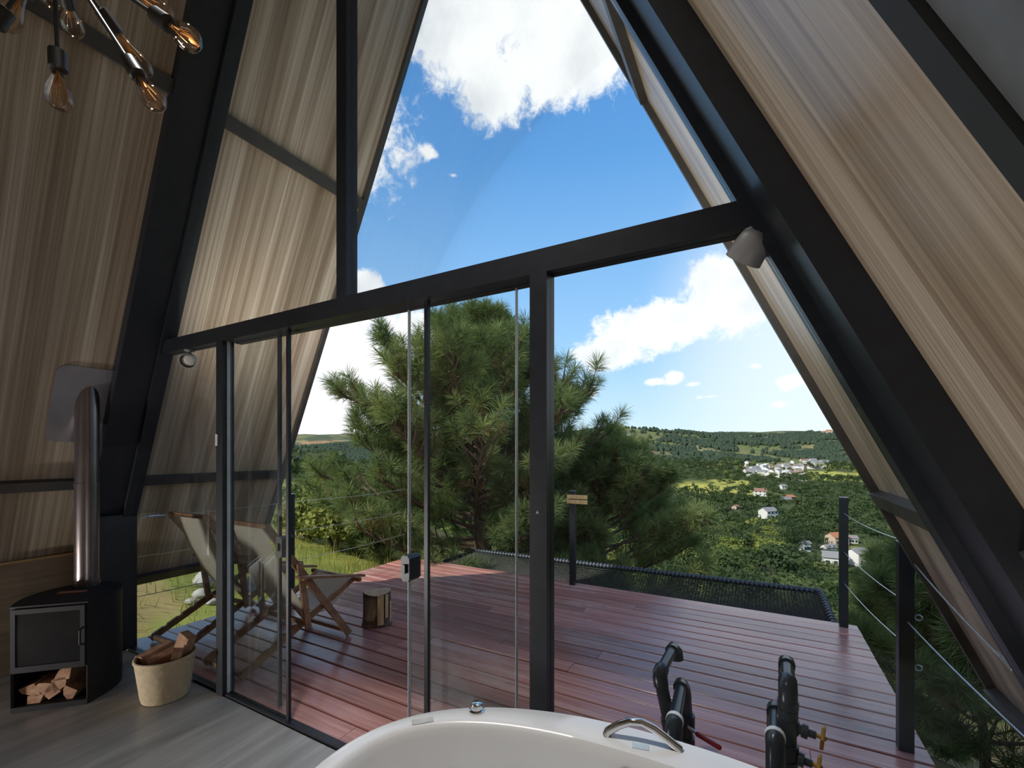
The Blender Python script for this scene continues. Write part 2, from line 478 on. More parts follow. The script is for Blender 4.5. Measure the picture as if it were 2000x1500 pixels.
for side, nm in ((-1, 'left'), (1, 'right')):
    w = struct('wall_' + nm, slope_slab(side, .40, ROOF_Z, YB, YF, 0, .03), M['laminate'],
               'sloping %s wall of the A-frame lined with brown streaked laminate' % nm, 'wall')
    sh = slope_slab(side, .36, ROOF_Z + .05, YB, YF + .02, .031, .09).build('roof_sheet', M['roofmetal'], w)
    sh['label'] = 'dark outer roof sheet'
    slope_slab(side, .38, ROOF_Z - .02, YF - .012, YF + .03, -.035, .09).build('fascia', M['purlin'], w)
    for k, (zz, h, prd) in enumerate(((.43, .07, .05), (1.28, .062, .045), (3.64, .075, .045), (5.75, .07, .045))):
        if k == 0:
            slope_slab(side, zz - .03, zz + .035, YB, YF - .02, -prd, -.001).build('purlin', M['purlin'], w)
        else:
            slope_slab(side, zz - h / 2, zz + h / 2, YB, YF - .02, -prd, -.001).build('purlin', M['purlin'], w)
# legs of the frames (rafters): a bead beside the glass and a box leg behind it
def rafter(side, y0, y1, ins0, z0, z1, outset=None):
    """horizontal inner offset ins0 from leg_x, out to the roof plane"""
    mb = MB(); vs = []
    for y in (y0, y1):
        for z in (z0, z1):
            vs.append((side * (leg_x(z) + ins0), y, z)); vs.append((side * (roof_x(z) - .002 if outset is None else leg_x(z) + outset), y, z))
    return mb.add(vs, [(0, 1, 3, 2), (4, 6, 7, 5), (0, 4, 5, 1), (2, 3, 7, 6), (0, 2, 6, 4), (1, 5, 7, 3)])
n_trim = [0]
def trim_name():
    n_trim[0] += 1; return 'trim_%d' % n_trim[0]
for side, nm in ((-1, 'left'), (1, 'right')):
    t = struct(trim_name(), rafter(side, -.24, -.05, .033, .99 if side < 0 else .0, 5.85), M['steel'],
               'black steel A-frame leg beside the glass on the %s slope' % nm, 'beam')
    rafter(side, -.048, .035, 0, .99 if side < 0 else 0.0, 5.98).build('glazing_bead', M['steel'], t)
    if side < 0:
        MB().box(-2.47, -2.345, -.24, .035, 0.0, 1.02).build('lower_post', M['steel'], t)
    t = struct(trim_name(), rafter(side, -1.22, -1.045, .008, 0.0, 5.85), M['steel_grey'],
               'dark grey steel A-frame leg of the second frame on the %s slope' % nm, 'beam')
    rafter(side, -1.043, -1.005, 0.0, 0.0, 5.98).build('lip', M['net'], t)
    t = struct(trim_name(), rafter(side, -2.42, -2.25, .02, 0.0, 5.85), M['steel'],
               'black steel A-frame leg of the third frame on the %s slope' % nm, 'beam')
# header beam, posts, king post, sill
BZ0, BZ1 = 2.169, 2.258
mb = MB(); mb.add([(-leg_x(BZ0) - .01, -.035, BZ0), (leg_x(BZ0) + .01, -.035, BZ0), (leg_x(BZ1) + .01, -.035, BZ1), (-leg_x(BZ1) - .01, -.035, BZ1),
                   (-leg_x(BZ0) - .01, .035, BZ0), (leg_x(BZ0) + .01, .035, BZ0), (leg_x(BZ1) + .01, .035, BZ1), (-leg_x(BZ1) - .01, .035, BZ1)],
                  [(0, 1, 2, 3), (7, 6, 5, 4), (0, 4, 5, 1), (1, 5, 6, 2), (2, 6, 7, 3), (3, 7, 4, 0)])
beam = struct(trim_name(), mb, M['steel'], 'black steel header beam across the glass front', 'beam')
MB().box(-1.03, 1.04, .036, .075, BZ0 - .004, BZ0 + .03).build('door_rail', M['steel'], beam)
kp = struct(trim_name(), MB().box(-.024, .046, -.035, .035, BZ1, 5.95), M['steel'], 'black steel king post standing on the header beam', 'post')
pl_ = struct(trim_name(), MB().box(-1.112, -1.043, -.035, .035, 0, BZ0), M['steel'], 'black door post near the deck chairs', 'post')
MB().box(-1.106, -1.085, -.043, -.036, 1.53, 1.60).build('door_catch', M['paper'], pl_)['label'] = 'small grey catch'
pr_ = struct(trim_name(), MB().box(1.053, 1.124, -.035, .035, 0, BZ0), M['steel'], 'black door post behind the bathtub', 'post')
mk = MB()
zc_, xc_ = 1.268, 1.086
mk.add([(xc_ - .006, -.0365, zc_ - .006), (xc_, -.0365, zc_ + .006), (xc_ + .006, -.0365, zc_ - .006), (xc_ + .003, -.0365, zc_ - .006), (xc_, -.0365, zc_ + .001), (xc_ - .003, -.0365, zc_ - .006)],
       [(0, 1, 4, 5), (1, 2, 3, 4)])
mk.build('mark', M['paper'], pr_)['label'] = 'tiny pale arrow mark'
struct(trim_name(), MB().box(-2.345, 2.6, -.022, .022, -.03, .012), M['steel'], 'thin black bottom track under the glass front', 'sill')

# panes
def pane(name, poly, y, label, th=.008):
    mb = MB(); mb.prism(poly, th, (0, y - th / 2, 0))
    return struct(name, mb, M['glass'], label, 'window')
zt = 5.90
pane('window_1', [(-leg_x(BZ1), BZ1), (-.024, BZ1), (-.024, LEG_Z - .024 / .47 - .02)], 0.0, 'upper glass pane between the king post and the left roof leg')
pane('window_2', [(.046, BZ1), (leg_x(BZ1), BZ1), (.046, LEG_Z - .046 / .47 - .02)], 0.0, 'upper glass pane between the king post and the right roof leg')
pane('window_3', [(-2.345, .012), (-1.112, .012), (-1.112, BZ0), (-leg_x(BZ0), BZ0), (-2.345, 1.0)], 0.0, 'lower glass side pane behind the firewood basket')
pane('window_4', [(1.124, .012), (leg_x(.012), .012), (leg_x(BZ0), BZ0), (1.124, BZ0)], 0.0, 'lower glass side pane behind the pipes and railing')
def door(name, x0, x1, y, label, seals):
    d = pane(name, [(x0, .012), (x1, .012), (x1, BZ0 + .01), (x0, BZ0 + .01)], y, label); d['category'] = 'door'
    for (xa, xb, mat) in seals:
        o = MB().box(xa, xb, y - .009, y + .009, .012, BZ0).build('edge_strip', mat, d)
        if mat is M['seal']: o['label'] = 'clear edge strip'
    return d
door('door_1', -1.043, -.443, 0.0, 'fixed glass door panel beside the chair-side post', [(-1.043, -1.037, M['seal']), (-.462, -.443, M['steel'])])
d2 = door('door_2', -1.195, -.615, .06, 'sliding glass door panel slid back in front of the deck chairs', [(-.632, -.615, M['steel'])])
d3 = door('door_3', .365, .947, .06, 'sliding glass door panel slid back before the pine', [(.365, .368, M['seal']), (.944, .947, M['seal'])])
door('door_4', .515, 1.053, 0.0, 'fixed glass door panel beside the tub-side post', [(.515, .535, M['steel'])])
def lock(x0, x1, y0, y1, root):
    mb = MB(); z0, z1 = .89, 1.01; b = .012
    poly = [(x0, z0 + b), (x0 + b, z0), (x1 - b, z0), (x1, z0 + b), (x1, z1 - b), (x1 - b, z1), (x0 + b, z1), (x0, z1 - b)]
    mb.prism(poly, y1 - y0, (0, y0, 0)); mb.box((x0 + x1) / 2 - .008, (x0 + x1) / 2 + .008, y0 - .012, y0, .93, .97)
    o = mb.build('lock', M['steel'], root); o['label'] = 'black lock case'; return o
lock(-.600, -.545, .02, .095, d2)
lock(.352, .402, .02, .10, d3)

# knee walls, rear wall, floor
for side, nm in ((-1, 'left'), (1, 'right')):
    xs = sorted((side * 2.56, side * 2.60))
    kn = struct('baseboard_' + nm, MB().box(xs[0], xs[1], YB, -.245, 0, .745), M['kneewood'], 'low brown boarded knee wall under the %s slope' % nm, 'wall')
    xs = sorted((side * 2.545, side * 2.62))
    MB().box(xs[0], xs[1], YB, -.245, .745, .758).build('ledge', M['ledge'], kn)['label'] = 'narrow pine ledge'
mb = MB(); mb.prism([(-2.75, 0), (2.75, 0), (roof_x(.4), .4), (0, ROOF_Z), (-roof_x(.4), .4)], -.08, (0, YB, 0))
struct('wall_back', mb, M['backwall'], 'plain gable wall at the rear of the room', 'wall')
fl = MB().box(-2.75, 2.75, YB, -.03, -.06, 0.0)
struct('floor', fl, M['floor'], 'grey streaked floor of the room', 'floor')

# ------------------------------------------------------------------ deck
deck = struct('deck', MB().box(-2.52, 2.545, .045, 3.245, -.052, -.040).box(-2.5, 2.5, .09, .13, -.22, -.041).box(-2.5, 2.5, 1.55, 1.60, -.22, -.041).box(-2.5, 2.5, 3.10, 3.15, -.22, -.041), M['net'],  # first box: black sheet added below the planks so the gaps look shaded
              'red stained timber deck beyond the glass front', 'deck')
for k in range(5): MB().box(-2.4 + k * 1.18, -2.34 + k * 1.18, .13, 3.10, -.17, -.053).build('joist', M['bark'], deck)
rd = random.Random(11)
PW = .14
for k in range(23):
    y0 = .034 + k * PW; y1 = y0 + PW - (.008 + rd.random() * .004)
    cuts = [-2.53]
    x = -2.53 + rd.uniform(1.2, 3.4)
    while x < 2.1: cuts.append(x); x += rd.uniform(2.4, 3.6)
    cuts.append(2.555)
    for a, b in zip(cuts[:-1], cuts[1:]):
        z = -.006 + rd.uniform(-.0022, .0022); c = .005
        mb = MB(); mb.prism([(y0, z - .028), (y1, z - .028), (y1, z - c), (y1 - c, z), (y0 + c, z), (y0, z - c)], b - a - .003, (a, 0, 0), (0, 1, 0), (0, 0, 1), (1, 0, 0))
        mb.build('plank', M['deck'], deck)

# catamaran net beyond the deck
net = empty('net', (.18, 3.2, -.04), label='black hammock net stretched beyond the far edge of the deck', cat='net')
NA, NB_, NC, ND = Vector((-2.03, 3.27, -.05)), Vector((-2.02, 4.20, -.05)), Vector((2.40, 4.29, -.03)), Vector((2.40, 3.27, -.05))
part('frame', MB().tube([NA, NB_, NC, ND], .028, 10), M['steel'], net, True)
ring = MB(); ring.lathe([(.030, -.014), (.036, -.009), (.036, .009), (.030, .014)], 10, closed=False)
rme = ring.mesh('rope_wrap', M['rope'], True)
def wraps(a, b, step):
    n = int((b - a).length / step); d = (b - a).normalized()
    for i in range(n):
        o = link('rope_wrap', rme, net); p = a + d * (i + .5) * step
        q = d.to_track_quat('Z', 'Y').to_euler(); q.x += rd.uniform(-.15, .15)
        o.location = p - net.location; o.rotation_euler = q
wraps(NB_, NC, .048); wraps(NC, ND, .078)
mesh_ = MB(); nu, nv = 130, 34
def netp(s, t):
    a = NA.lerp(NB_, t); b = ND.lerp(NC, t); p = a.lerp(b, s)
    return p + Vector((0, 0, -.16 * math.sin(PI * s) ** .6 * math.sin(PI * t) ** .7 - .01))
for i in range(nu + 1): mesh_.tube([netp(i / nu, j / 12) for j in range(13)], .0052, 3, False)
for j in range(nv + 1): mesh_.tube([netp(i / 40, j / nv) for i in range(41)], .0052, 3, False)
o = part('netting', mesh_, M['net'], net); o['kind'] = 'stuff'
lt = MB()
for _ in range(260):
    p = netp(rd.random(), rd.random()) + Vector((0, 0, .006)); a = rd.uniform(0, PI); L = rd.uniform(.03, .1)
    lt.bar(p, p + Vector((math.cos(a) * L, math.sin(a) * L, rd.uniform(-.005, .02))), .003, .003, (0, 0, 1))
o = lt.build('dry_needles', M['needle_dry']); tag(o, 'dry fallen pine needles lying on the black net', 'needles', kind='stuff')

# railing posts, cables
def rail_post(x, y, label, h=1.06, rot=0.0):
    t = empty('railing_post', (x, y, -.005), rot, label=label, cat='post')
    mb = MB().box(-.030, .030, -.030, .030, 0, h); mb.build('post', M['steel'], t)
    MB().box(-.032, .032, -.032, .032, h, h + .006).build('cap', M['steel_grey'], t)
    for z in (h - .06, h - .37, h - .62):
        e = MB()
        e.tube([(.03 + .022 + .014 * math.cos(a), 0, z + .014 * math.sin(a)) for a in [i * PI / 6 for i in range(13)]], .003, 6, False)
        e.tube([(.028, 0, z), (.04, 0, z)], .004, 6)
        e.build('eye_bolt', M['galv'], t, True)
    return t
XR = 2.46
P1 = rail_post(2.45, 3.17, 'black railing post at the far corner of the deck beside the net', 1.10, PI / 2)
P2 = rail_post(2.46, 1.38, 'black railing post partway along the deck side, holding three steel cables', 1.04)
P3 = rail_post(-.015, 3.16, 'black railing post standing midway along the far deck edge', 1.05, PI / 2)
P4 = rail_post(-2.45, 1.38, 'black railing post on the deck side behind the deck chairs', 1.05, PI)
def cable(p, q, sag, label, hook=False):
    p, q = Vector(p), Vector(q); pts = []
    for i in range(15):
        t = i / 14; r = p.lerp(q, t); r.z -= sag * 4 * t * (1 - t); pts.append(r)
    t = empty('cable', tuple(p), label=label, cat='cable')
    part('wire', MB().tube(pts, .0032, 6), M['galv'], t, True)
    if hook:
        d = (p - q).normalized()
        part('turnbuckle', MB().tube([p - d * .02, p - d * .05, p - d * .055, p - d * .13, p - d * .135, p - d * .17],
                                     [.003, .003, .008, .008, .003, .003], 8).tube([p, p - d * .03 + Vector((0, 0, .012)), p - d * .03 - Vector((0, 0, .012)), p], .003, 6, False), M['galv'], t, True)
    return t
gR = 'right'
names = ('top', 'middle', 'lowest')
for k, (za, zb) in enumerate(((.965, 1.04), (.635, .735), (.37, .52))):
    cable((2.45, 3.14, za), (2.46, 1.41, zb), .02, '%s steel cable between the far corner post and the next post' % names[k])
    if k < 2: cable((leg_x(.99 - .3 * k) + .05, .06, .92 - .28 * k), (2.46, 1.33, .98 - .33 * k), .015, '%s steel cable from the roof leg to the post with three cables' % names[k], k == 0)
    cable((-leg_x(.97 - .3 * k) + .0 if k == 0 else -2.40, .06, .985 - .31 * k), (-2.45, 1.35, .965 - .31 * k), .01, '%s cable behind the backs of the deck chairs' % names[k], k == 0)
    cable((-2.45, 1.41, .97 - .31 * k), (-2.45, 3.10, .97 - .31 * k), .02, '%s cable along the far left deck side before the pine' % names[k])
# small wooden tag board on the middle post
tg = empty('name_board', (-.10, 3.12, .80), label='small pair of weathered wooden slats tied to the midway railing post', cat='sign')
for z in (.93, .985): part('slat', MB().box(-.07, .17, 3.118, 3.126, z - .022, z + .022), M['palewood'], tg)

# ------------------------------------------------------------------ deck chairs
def make_chair():
    t = empty('deck_chair', (-1.345, .55, 0), label='wooden deck chair with canvas sling nearer the log stump', cat='chair', group='deck chairs on the deck')
    X0 = -1.345
    B0, B1 = (.974, .012), (.275, .985)
    A0, A1 = (.12, .02), (1.04, .44)
    def P(x, yz): return (X0 + x, yz[0], yz[1] )
    for s in (-1, 1):
        part('back_rail', MB().bar(P(s * .245, B0), P(s * .245, B1), .022, .05), M['chairwood'], t)
        a = MB().bar(P(s * .215, A0), P(s * .215, A1), .022, .042)
        d = Vector((0, A1[0] - A0[0], A1[1] - A0[1])).normalized(); up = Vector((0, -d.z, d.y))
        for k in range(4):
            p = Vector(P(s * .215, A0)) + d * (.02 + k * .115) + up * .022
            a.bar(p, p + d * .085, .022, .016)
        part('notched_rail', a, M['chairwood'], t)
        part('prop', MB().bar(P(s * .272, (.508, .69)), P(s * .272, (.578, .205)), .02, .045), M['chairwood'], t)
        part('arm', MB().bar(P(s * .30, (.47, .600)), P(s * .30, (1.07, .470)), .055, .018), M['chairwood'], t)
    for nm, (y, z), w in (('top_bar', (.275, .985), .26), ('front_bar', (1.04, .44), .30), ('foot_bar', (.955, .045), .25), ('rear_bar', (.135, .035), .22),
                          ('prop_bar', (.572, .235), .28), ('arm_bar', (.515, .575), .30)):
        if nm == 'arm_bar':
            for s in (-1, 1): part('arm_pin', MB().tube([P(s * .26, (y, z)), P(s * .325, (y, z))], .009, 8), M['chairwood'], t)
            continue
        part(nm, MB().bar(P(-w, (y, z)), P(w, (y, z)), .026, .030, (0, 1, 0)), M['chairwood'], t)
    prof = [(.262, .990), (.285, 1.002), (.302, .975), (.335, .86), (.395, .70), (.475, .53), (.565, .385), (.655, .295), (.745, .255), (.835, .265), (.92, .325), (.985, .40), (1.03, .458), (1.058, .452)]
    sl = MB(); n = len(prof); nx = 8
    vs = []
    for off in (0, -.005):
        for (y, z) in prof:
            for i in range(nx + 1):
                x = -.205 + .41 * i / nx
                vs.append(P(x, (y, z - .012 * math.sin(PI * i / nx) + off)))
    fs = []; q = nx + 1; m = n * q
    for j in range(n - 1):
        for i in range(nx):
            a = j * q + i; fs.append((a, a + 1, a + q + 1, a + q)); fs.append((a + m, a + q + m, a + q + 1 + m, a + 1 + m))
        for i in (0, nx):
            a = j * q + i; fs.append((a, a + q, a + q + m, a + m))
    for j in (0, n - 1):
        for i in range(nx):
            a = j * q + i; fs.append((a, a + 1, a + 1 + m, a + m))
    sl.add(vs, fs)
    o = part('canvas_sling', sl, M['canvas'], t, True); o['label'] = 'pale canvas sling'
    return t
ch = make_chair()
c2 = copy_tree(ch); c2.location = (-2.165, .57, 0); c2.rotation_euler.z = math.radians(2.5)
c2['label'] = 'wooden deck chair with canvas sling under the roof eave, behind the black door post'

# log stump
st = empty('log_stump', (-1.09, 1.27, 0), label='cut log stump with split bark standing on the deck', cat='stump')
mb = MB(); prof = []
rs = random.Random(3); N_ = 26; rows = [(0, 1.06), (.02, 1.0), (.10, .96), (.20, .95), (.275, .965)]
vs = []
bumps = [1 + .06 * math.sin(3 * k * 2 * PI / N_ + 1) + rs.uniform(-.03, .03) for k in range(N_)]
for (z, r) in rows:
    for k in range(N_):
        a = 2 * PI * k / N_; rr = .118 * r * bumps[k]
        vs.append((-1.09 + rr * math.cos(a), 1.27 + rr * math.sin(a), z + (.012 * math.sin(2 * a) if z > .25 else 0)))
fs = [(i * N_ + k, i * N_ + (k + 1) % N_, (i + 1) * N_ + (k + 1) % N_, (i + 1) * N_ + k) for i in range(len(rows) - 1) for k in range(N_)]
mb.add(vs, fs); mb.add([vs[k] for k in range(N_)], [tuple(range(N_))])
part('bark', mb, M['bark'], st, True)
tp = MB(); top = vs[-N_:]; tp.add([(-1.09, 1.27, .283)] + [(x, y, z + .002) for x, y, z in top], [(0, 1 + k, 1 + (k + 1) % N_) for k in range(N_)])
part('cut_face', tp, M['endgrain'], st)
for (a0, w, z0, z1) in ((-.55, .42, .02, .27), (-.1, .25, .07, .272), (.3, .2, .01, .2)):
    sp = MB(); pts = []
    for z in (z0, (z0 + z1) / 2, z1):
        for a in (a0 - w / 2, a0, a0 + w / 2): pts.append((-1.09 + .1245 * math.cos(a), 1.27 + .1245 * math.sin(a), z))
    sp.add(pts, [(i * 3 + j, i * 3 + j + 1, i * 3 + j + 4, i * 3 + j + 3) for i in range(2) for j in range(2)])
    for dz in (0,): part('pale_split', sp, M['palewood'], st)

# ------------------------------------------------------------------ pipework outside the glass
def pipes(root, segs):
    pass
def elbowed(mb, pts, r):
    mb.tube(pts, r, 14)
def coupling(mb, p, d, r=.033, L=.05):
    p, d = Vector(p), Vector(d).normalized(); mb.tube([p - d * L / 2, p - d * L / 2 * .98, p + d * L / 2 * .98, p + d * L / 2], [r * .9, r, r, r * .9], 14)
R0 = .0235
pp = empty('pool_pipework', (1.5, .45, 0), label='black plumbing pipes with a red lever valve rising through the deck', cat='pipe')
part('pipe', MB().tube([(1.446, .43, .55), (1.455, .68, .55)], R0, 14), M['pvc'], pp, True)
e = MB().tube([(1.446, .46, .55), (1.446, .43, .55), (1.447, .415, .535), (1.452, .415, .50)], .031, 14); part('elbow', e, M['pvc'], pp, True)
part('pipe', MB().tube([(1.451, .415, .51), (1.468, .425, .42), (1.49, .44, .30)], .027, 14), M['pvc'], pp, True)
part('elbow', MB().tube([(1.478, .435, .36), (1.49, .44, .30), (1.495, .44, .25)], .034, 14), M['pvc'], pp, True)
part('pipe', MB().tube([(1.495, .44, .28), (1.497, .44, -.03)], .030, 14), M['pvc'], pp, True)
e = MB().tube([(1.455, .66, .55), (1.456, .695, .55), (1.468, .70, .535), (1.472, .70, .50)], .031, 14); part('elbow', e, M['pvc'], pp, True)
part('pipe', MB().tube([(1.53, .25, .45), (1.512, .55, .45)], R0, 14), M['pvc'], pp, True)
e = MB().tube([(1.529, .27, .45), (1.53, .245, .45), (1.53, .232, .437), (1.53, .230, .33)], .031, 14); part('elbow', e, M['pvc'], pp, True)
part('pipe', MB().tube([(1.53, .230, .34), (1.53, .230, -.03)], .0225, 14), M['pvc'], pp, True)
part('band', MB().tube([(1.529, .262, .45), (1.5285, .283, .45)], .0335, 14), M['white'], pp, True, 'white pipe band')
e = MB().tube([(1.513, .53, .45), (1.512, .562, .45), (1.516, .575, .435), (1.522, .577, .39)], .032, 14); part('elbow', e, M['pvc'], pp, True)
part('pipe', MB().tube([(1.522, .577, .40), (1.53, .577, .30), (1.53, .577, -.03)], .029, 14), M['pvc'], pp, True)
v = MB(); coupling(v, (1.53, .577, .29), (0, 0, 1), .037, .06); coupling(v, (1.53, .577, .20), (0, 0, 1), .037, .04); part('valve_body', v, M['pvc'], pp, True)
part('lever_arm', MB().bar((1.54, .545, .285), (1.585, .53, .268), .012, .005, (0, 0, 1)), M['galv'], pp)
part('lever_grip', MB().tube([(1.575, .533, .272), (1.58, .532, .270), (1.672, .51, .252), (1.678, .509, .250)], [.006, .0105, .0105, .006], 10), M['red'], pp, True, 'red lever grip')

pq = empty('pool_pipework', (1.9, .45, 0), label='black plumbing pipes with two yellow valve wheels rising through the deck', cat='pipe')
part('pipe', MB().tube([(1.866, .325, .45), (1.874, .54, .45)], R0, 14), M['pvc'], pq, True)
part('elbow', MB().tube([(1.866, .345, .45), (1.866, .318, .45), (1.867, .303, .437), (1.867, .30, .34)], .032, 14), M['pvc'], pq, True)
part('pipe', MB().tube([(1.867, .30, .35), (1.867, .30, -.03)], .026, 14), M['pvc'], pq, True)
part('band', MB().tube([(1.867, .338, .45), (1.8675, .360, .45)], .0345, 14), M['white'], pq, True, 'white pipe band')
part('elbow', MB().tube([(1.873, .52, .45), (1.874, .553, .45), (1.874, .568, .435), (1.874, .57, .36)], .032, 14), M['pvc'], pq, True)
part('pipe', MB().tube([(1.874, .57, .37), (1.874, .57, -.03)], R0, 14), M['pvc'], pq, True)
part('pipe', MB().tube([(1.912, .47, .60), (1.918, .66, .60)], R0, 14), M['pvc'], pq, True)
part('elbow', MB().tube([(1.918, .64, .60), (1.918, .672, .60), (1.918, .684, .587), (1.918, .686, .54)], .031, 14), M['pvc'], pq, True)
part('pipe', MB().tube([(1.918, .686, .55), (1.918, .686, -.03)], R0, 14), M['pvc'], pq, True)
part('elbow', MB().tube([(1.913, .50, .60), (1.912, .465, .60), (1.912, .450, .587), (1.912, .447, .54)], .033, 14), M['pvc'], pq, True)
v = MB().tube([(1.912, .447, .56), (1.912, .447, .30)], .029, 14)
for z, r, L in ((.535, .036, .03), (.50, .034, .03), (.455, .037, .05), (.36, .036, .05), (.31, .033, .03)): coupling(v, (1.912, .447, z), (0, 0, 1), r, L)
part('valve_body', v, M['pvc'], pq, True)
part('pipe', MB().tube([(1.912, .447, .31), (1.912, .447, -.03)], .026, 14), M['pvc'], pq, True)
for (z, yy, dx) in ((.455, .447, .0), (.345, .447, -.012)):
    s = MB().tube([(1.93, yy, z), (1.955 + dx, yy - .005, z - .004), (1.956 + dx, yy - .005, z - .004), (1.975 + dx, yy - .008, z - .006), (1.976 + dx, yy - .008, z - .006), (2.0 + dx, yy - .01, z - .008)],
                  [.018, .018, .025, .025, .014, .014], 12)
    part('valve_stem', s, M['pvc'], pq, True)
    c = Vector((2.02 + dx, yy - .012, z - .009)); ax = Vector((1, -.15, -.1)).normalized(); ex = ax.orthogonal().normalized(); ey = ax.cross(ex)
    wmb = MB(); rim = []
    for i in range(25):
        a = 2 * PI * i / 24; r = .034 + .0035 * math.cos(6 * a); rim.append(c + (ex * math.cos(a) + ey * math.sin(a)) * r)
    wmb.tube(rim, .0065, 8, False)
    for i in range(3):
        a = PI * i / 3; wmb.tube([c - (ex * math.cos(a) + ey * math.sin(a)) * .033, c + (ex * math.cos(a) + ey * math.sin(a)) * .033], .005, 6)
    wmb.tube([c - ax * .025, c + ax * .012], .008, 10)
    part('valve_wheel', wmb, M['brass'], pq, True, 'yellow valve wheel')

# ------------------------------------------------------------------ bathtub
tub = empty('bathtub', (1.6, -.64, 0), label='white oval bathtub standing beside the glass front', cat='bathtub')
def sup(a, b, n, k, K, cx=1.6, cy=-.64):
    t = 2 * PI * k / K; c, s = math.cos(t), math.sin(t)
    return (cx + a * math.copysign(abs(c) ** (2 / n), c), cy + b * math.copysign(abs(s) ** (2 / n), s))
K = 96
rows = [(.74, .42, 2.2, 0.0), (.80, .47, 2.2, .25), (.86, .525, 2.2, .52), (.882, .542, 2.15, .545), (.894, .55, 2.15, .565), (.90, .553, 2.15, .585), (.896, .551, 2.15, .597), (.888, .546, 2.15, .602),
        (.850, .44, 2.3, .604), (.838, .424, 2.3, .600), (.829, .416, 2.3, .588), (.822, .410, 2.3, .565), (.80, .392, 2.3, .46), (.77, .365, 2.3, .32), (.72, .32, 2.3, .22), (.62, .25, 2.2, .17), (.35, .13, 2.0, .155), (.05, .03, 2.0, .152)]
mb = MB(); vs = []
for (a, b, n, z) in rows:
    for k in range(K):
        x, y = sup(a, b, n, k, K); vs.append((x, y, z))
fs = [(i * K + k, i * K + (k + 1) % K, (i + 1) * K + (k + 1) % K, (i + 1) * K + k) for i in range(len(rows) - 1) for k in range(K)]
fs.append(tuple((len(rows) - 1) * K + k for k in range(K))); fs.append(tuple(range(K)))
mb.add(vs, fs); o = part('shell', mb, M['enamel'], tub, True)
RZ = .604
hp = [(1.395, -.176, RZ), (1.40, -.174, RZ + .012), (1.43, -.168, RZ + .036), (1.465, -.160, RZ + .054), (1.50, -.154, RZ + .058), (1.535, -.148, RZ + .046), (1.575, -.142, RZ + .022), (1.603, -.138, RZ + .004), (1.61, -.137, RZ)]
part('grab_handle', MB().tube(hp, [.013, .013, .0125, .012, .012, .012, .0125, .013, .013], 14), M['chrome'], tub, True, 'chrome grab handle')
part('knob', MB().lathe([(.027, 0), (.027, .004), (.020, .006), (.021, .018), (.018, .026), (.008, .030), (.001, .030)], 24, (.965, -.265, RZ)), M['chrome'], tub, True, 'chrome round knob')
part('control_pad', MB().bar((1.478, -.187, RZ + .001), (1.526, -.176, RZ + .001), .026, .003, (.25, -1, 0)), M['sticker'], tub, False, 'pale blue control pad')
part('rim_sticker', MB().bar((.815, -.425, RZ - .001), (.865, -.375, RZ - .001), .028, .003, (1, -1, 0)), M['paper'], tub, False, 'grey sticker')
jo = Vector((1.478, -.236, .53)); ja = Vector((0, -1, .12)).normalized()
part('jet', MB().lathe([(.034, -.01), (.034, .006), (.030, .010), (.026, .008), (.020, .004), (.001, .004)], 24, jo, ja), M['chrome'], tub, True, 'round chrome jet')

# ------------------------------------------------------------------ wood stove
Mf = Vector((-1.785, -.593, 0)); nb_ = Vector((-.711, .703, 0)); tt = Vector((.703, .711, 0))
def foot(scale=1.0, n=18, front=0.0):
    pts = []
    for i in range(n + 1):
        b = front + (.47 - front) * (1 - math.cos(PI * i / (2 * n)) ) if False else front + (.47 - front) * math.sin(PI * i / (2 * n))
        if b > .2: w = .225 * math.sqrt(max(0, 1 - ((b - .2) / .27) ** 2))
        else: w = .178 + .047 * math.sin(b / .2 * PI / 2)
        pts.append((b, w * scale))
    right = [Mf + nb_ * b + tt * w for b, w in pts]; left = [Mf + nb_ * b - tt * w for b, w in reversed(pts[:-1])]
    return right + left
stv = empty('wood_stove', tuple(Mf + nb_ * .22), label='black curved wood stove with a flat glass front and tall flue by the sloping wall', cat='stove')
def extrude(poly, z0, z1):
    mb = MB(); n = len(poly)
    mb.add([(p.x, p.y, z0) for p in poly] + [(p.x, p.y, z1) for p in poly], [tuple(range(n - 1, -1, -1)), tuple(range(n, 2 * n))] + [(i, (i + 1) % n, (i + 1) % n + n, i + n) for i in range(n)])
    return mb
fp = foot()
part('body', extrude(fp, .225, .595), M['stoveblack'], stv, True)
part('top_plate', extrude(foot(1.02), .595, .607), M['stoveblack'], stv, True)
part('base', extrude(fp, 0.0, .03), M['stoveblack'], stv, True)
shell = MB(); n = len(fp); ip = [Mf + nb_ * .2 + (p - Mf - nb_ * .2) * .95 for p in fp]
vs = []; 
for p, q in zip(fp, ip):
    vs += [(p.x, p.y, .03), (q.x, q.y, .03), (p.x, p.y, .225), (q.x, q.y, .225)]
fs = []
for i in range(n - 1):
    a, b = i * 4, (i + 1) * 4
    fs += [(a, b, b + 2, a + 2), (a + 1, a + 3, b + 3, b + 1)]
fs += [(0, 2, 3, 1), ((n - 1) * 4, (n - 1) * 4 + 1, (n - 1) * 4 + 3, (n - 1) * 4 + 2)]
shell.add(vs, fs); part('wood_store', shell, M['stoveblack'], stv, True)
def fq(mb, t0, t1, z0, z1, dep, off):
    a = Mf + tt * t0 - nb_ * off; b = Mf + tt * t1 - nb_ * off
    return mb.bar(a + Vector((0, 0, (z0 + z1) / 2)), b + Vector((0, 0, (z0 + z1) / 2)), z1 - z0, dep, (0, 0, 1))
part('door_glass', fq(MB(), -.150, .150, .265, .565, .006, .004), M['stoveglass'], stv)
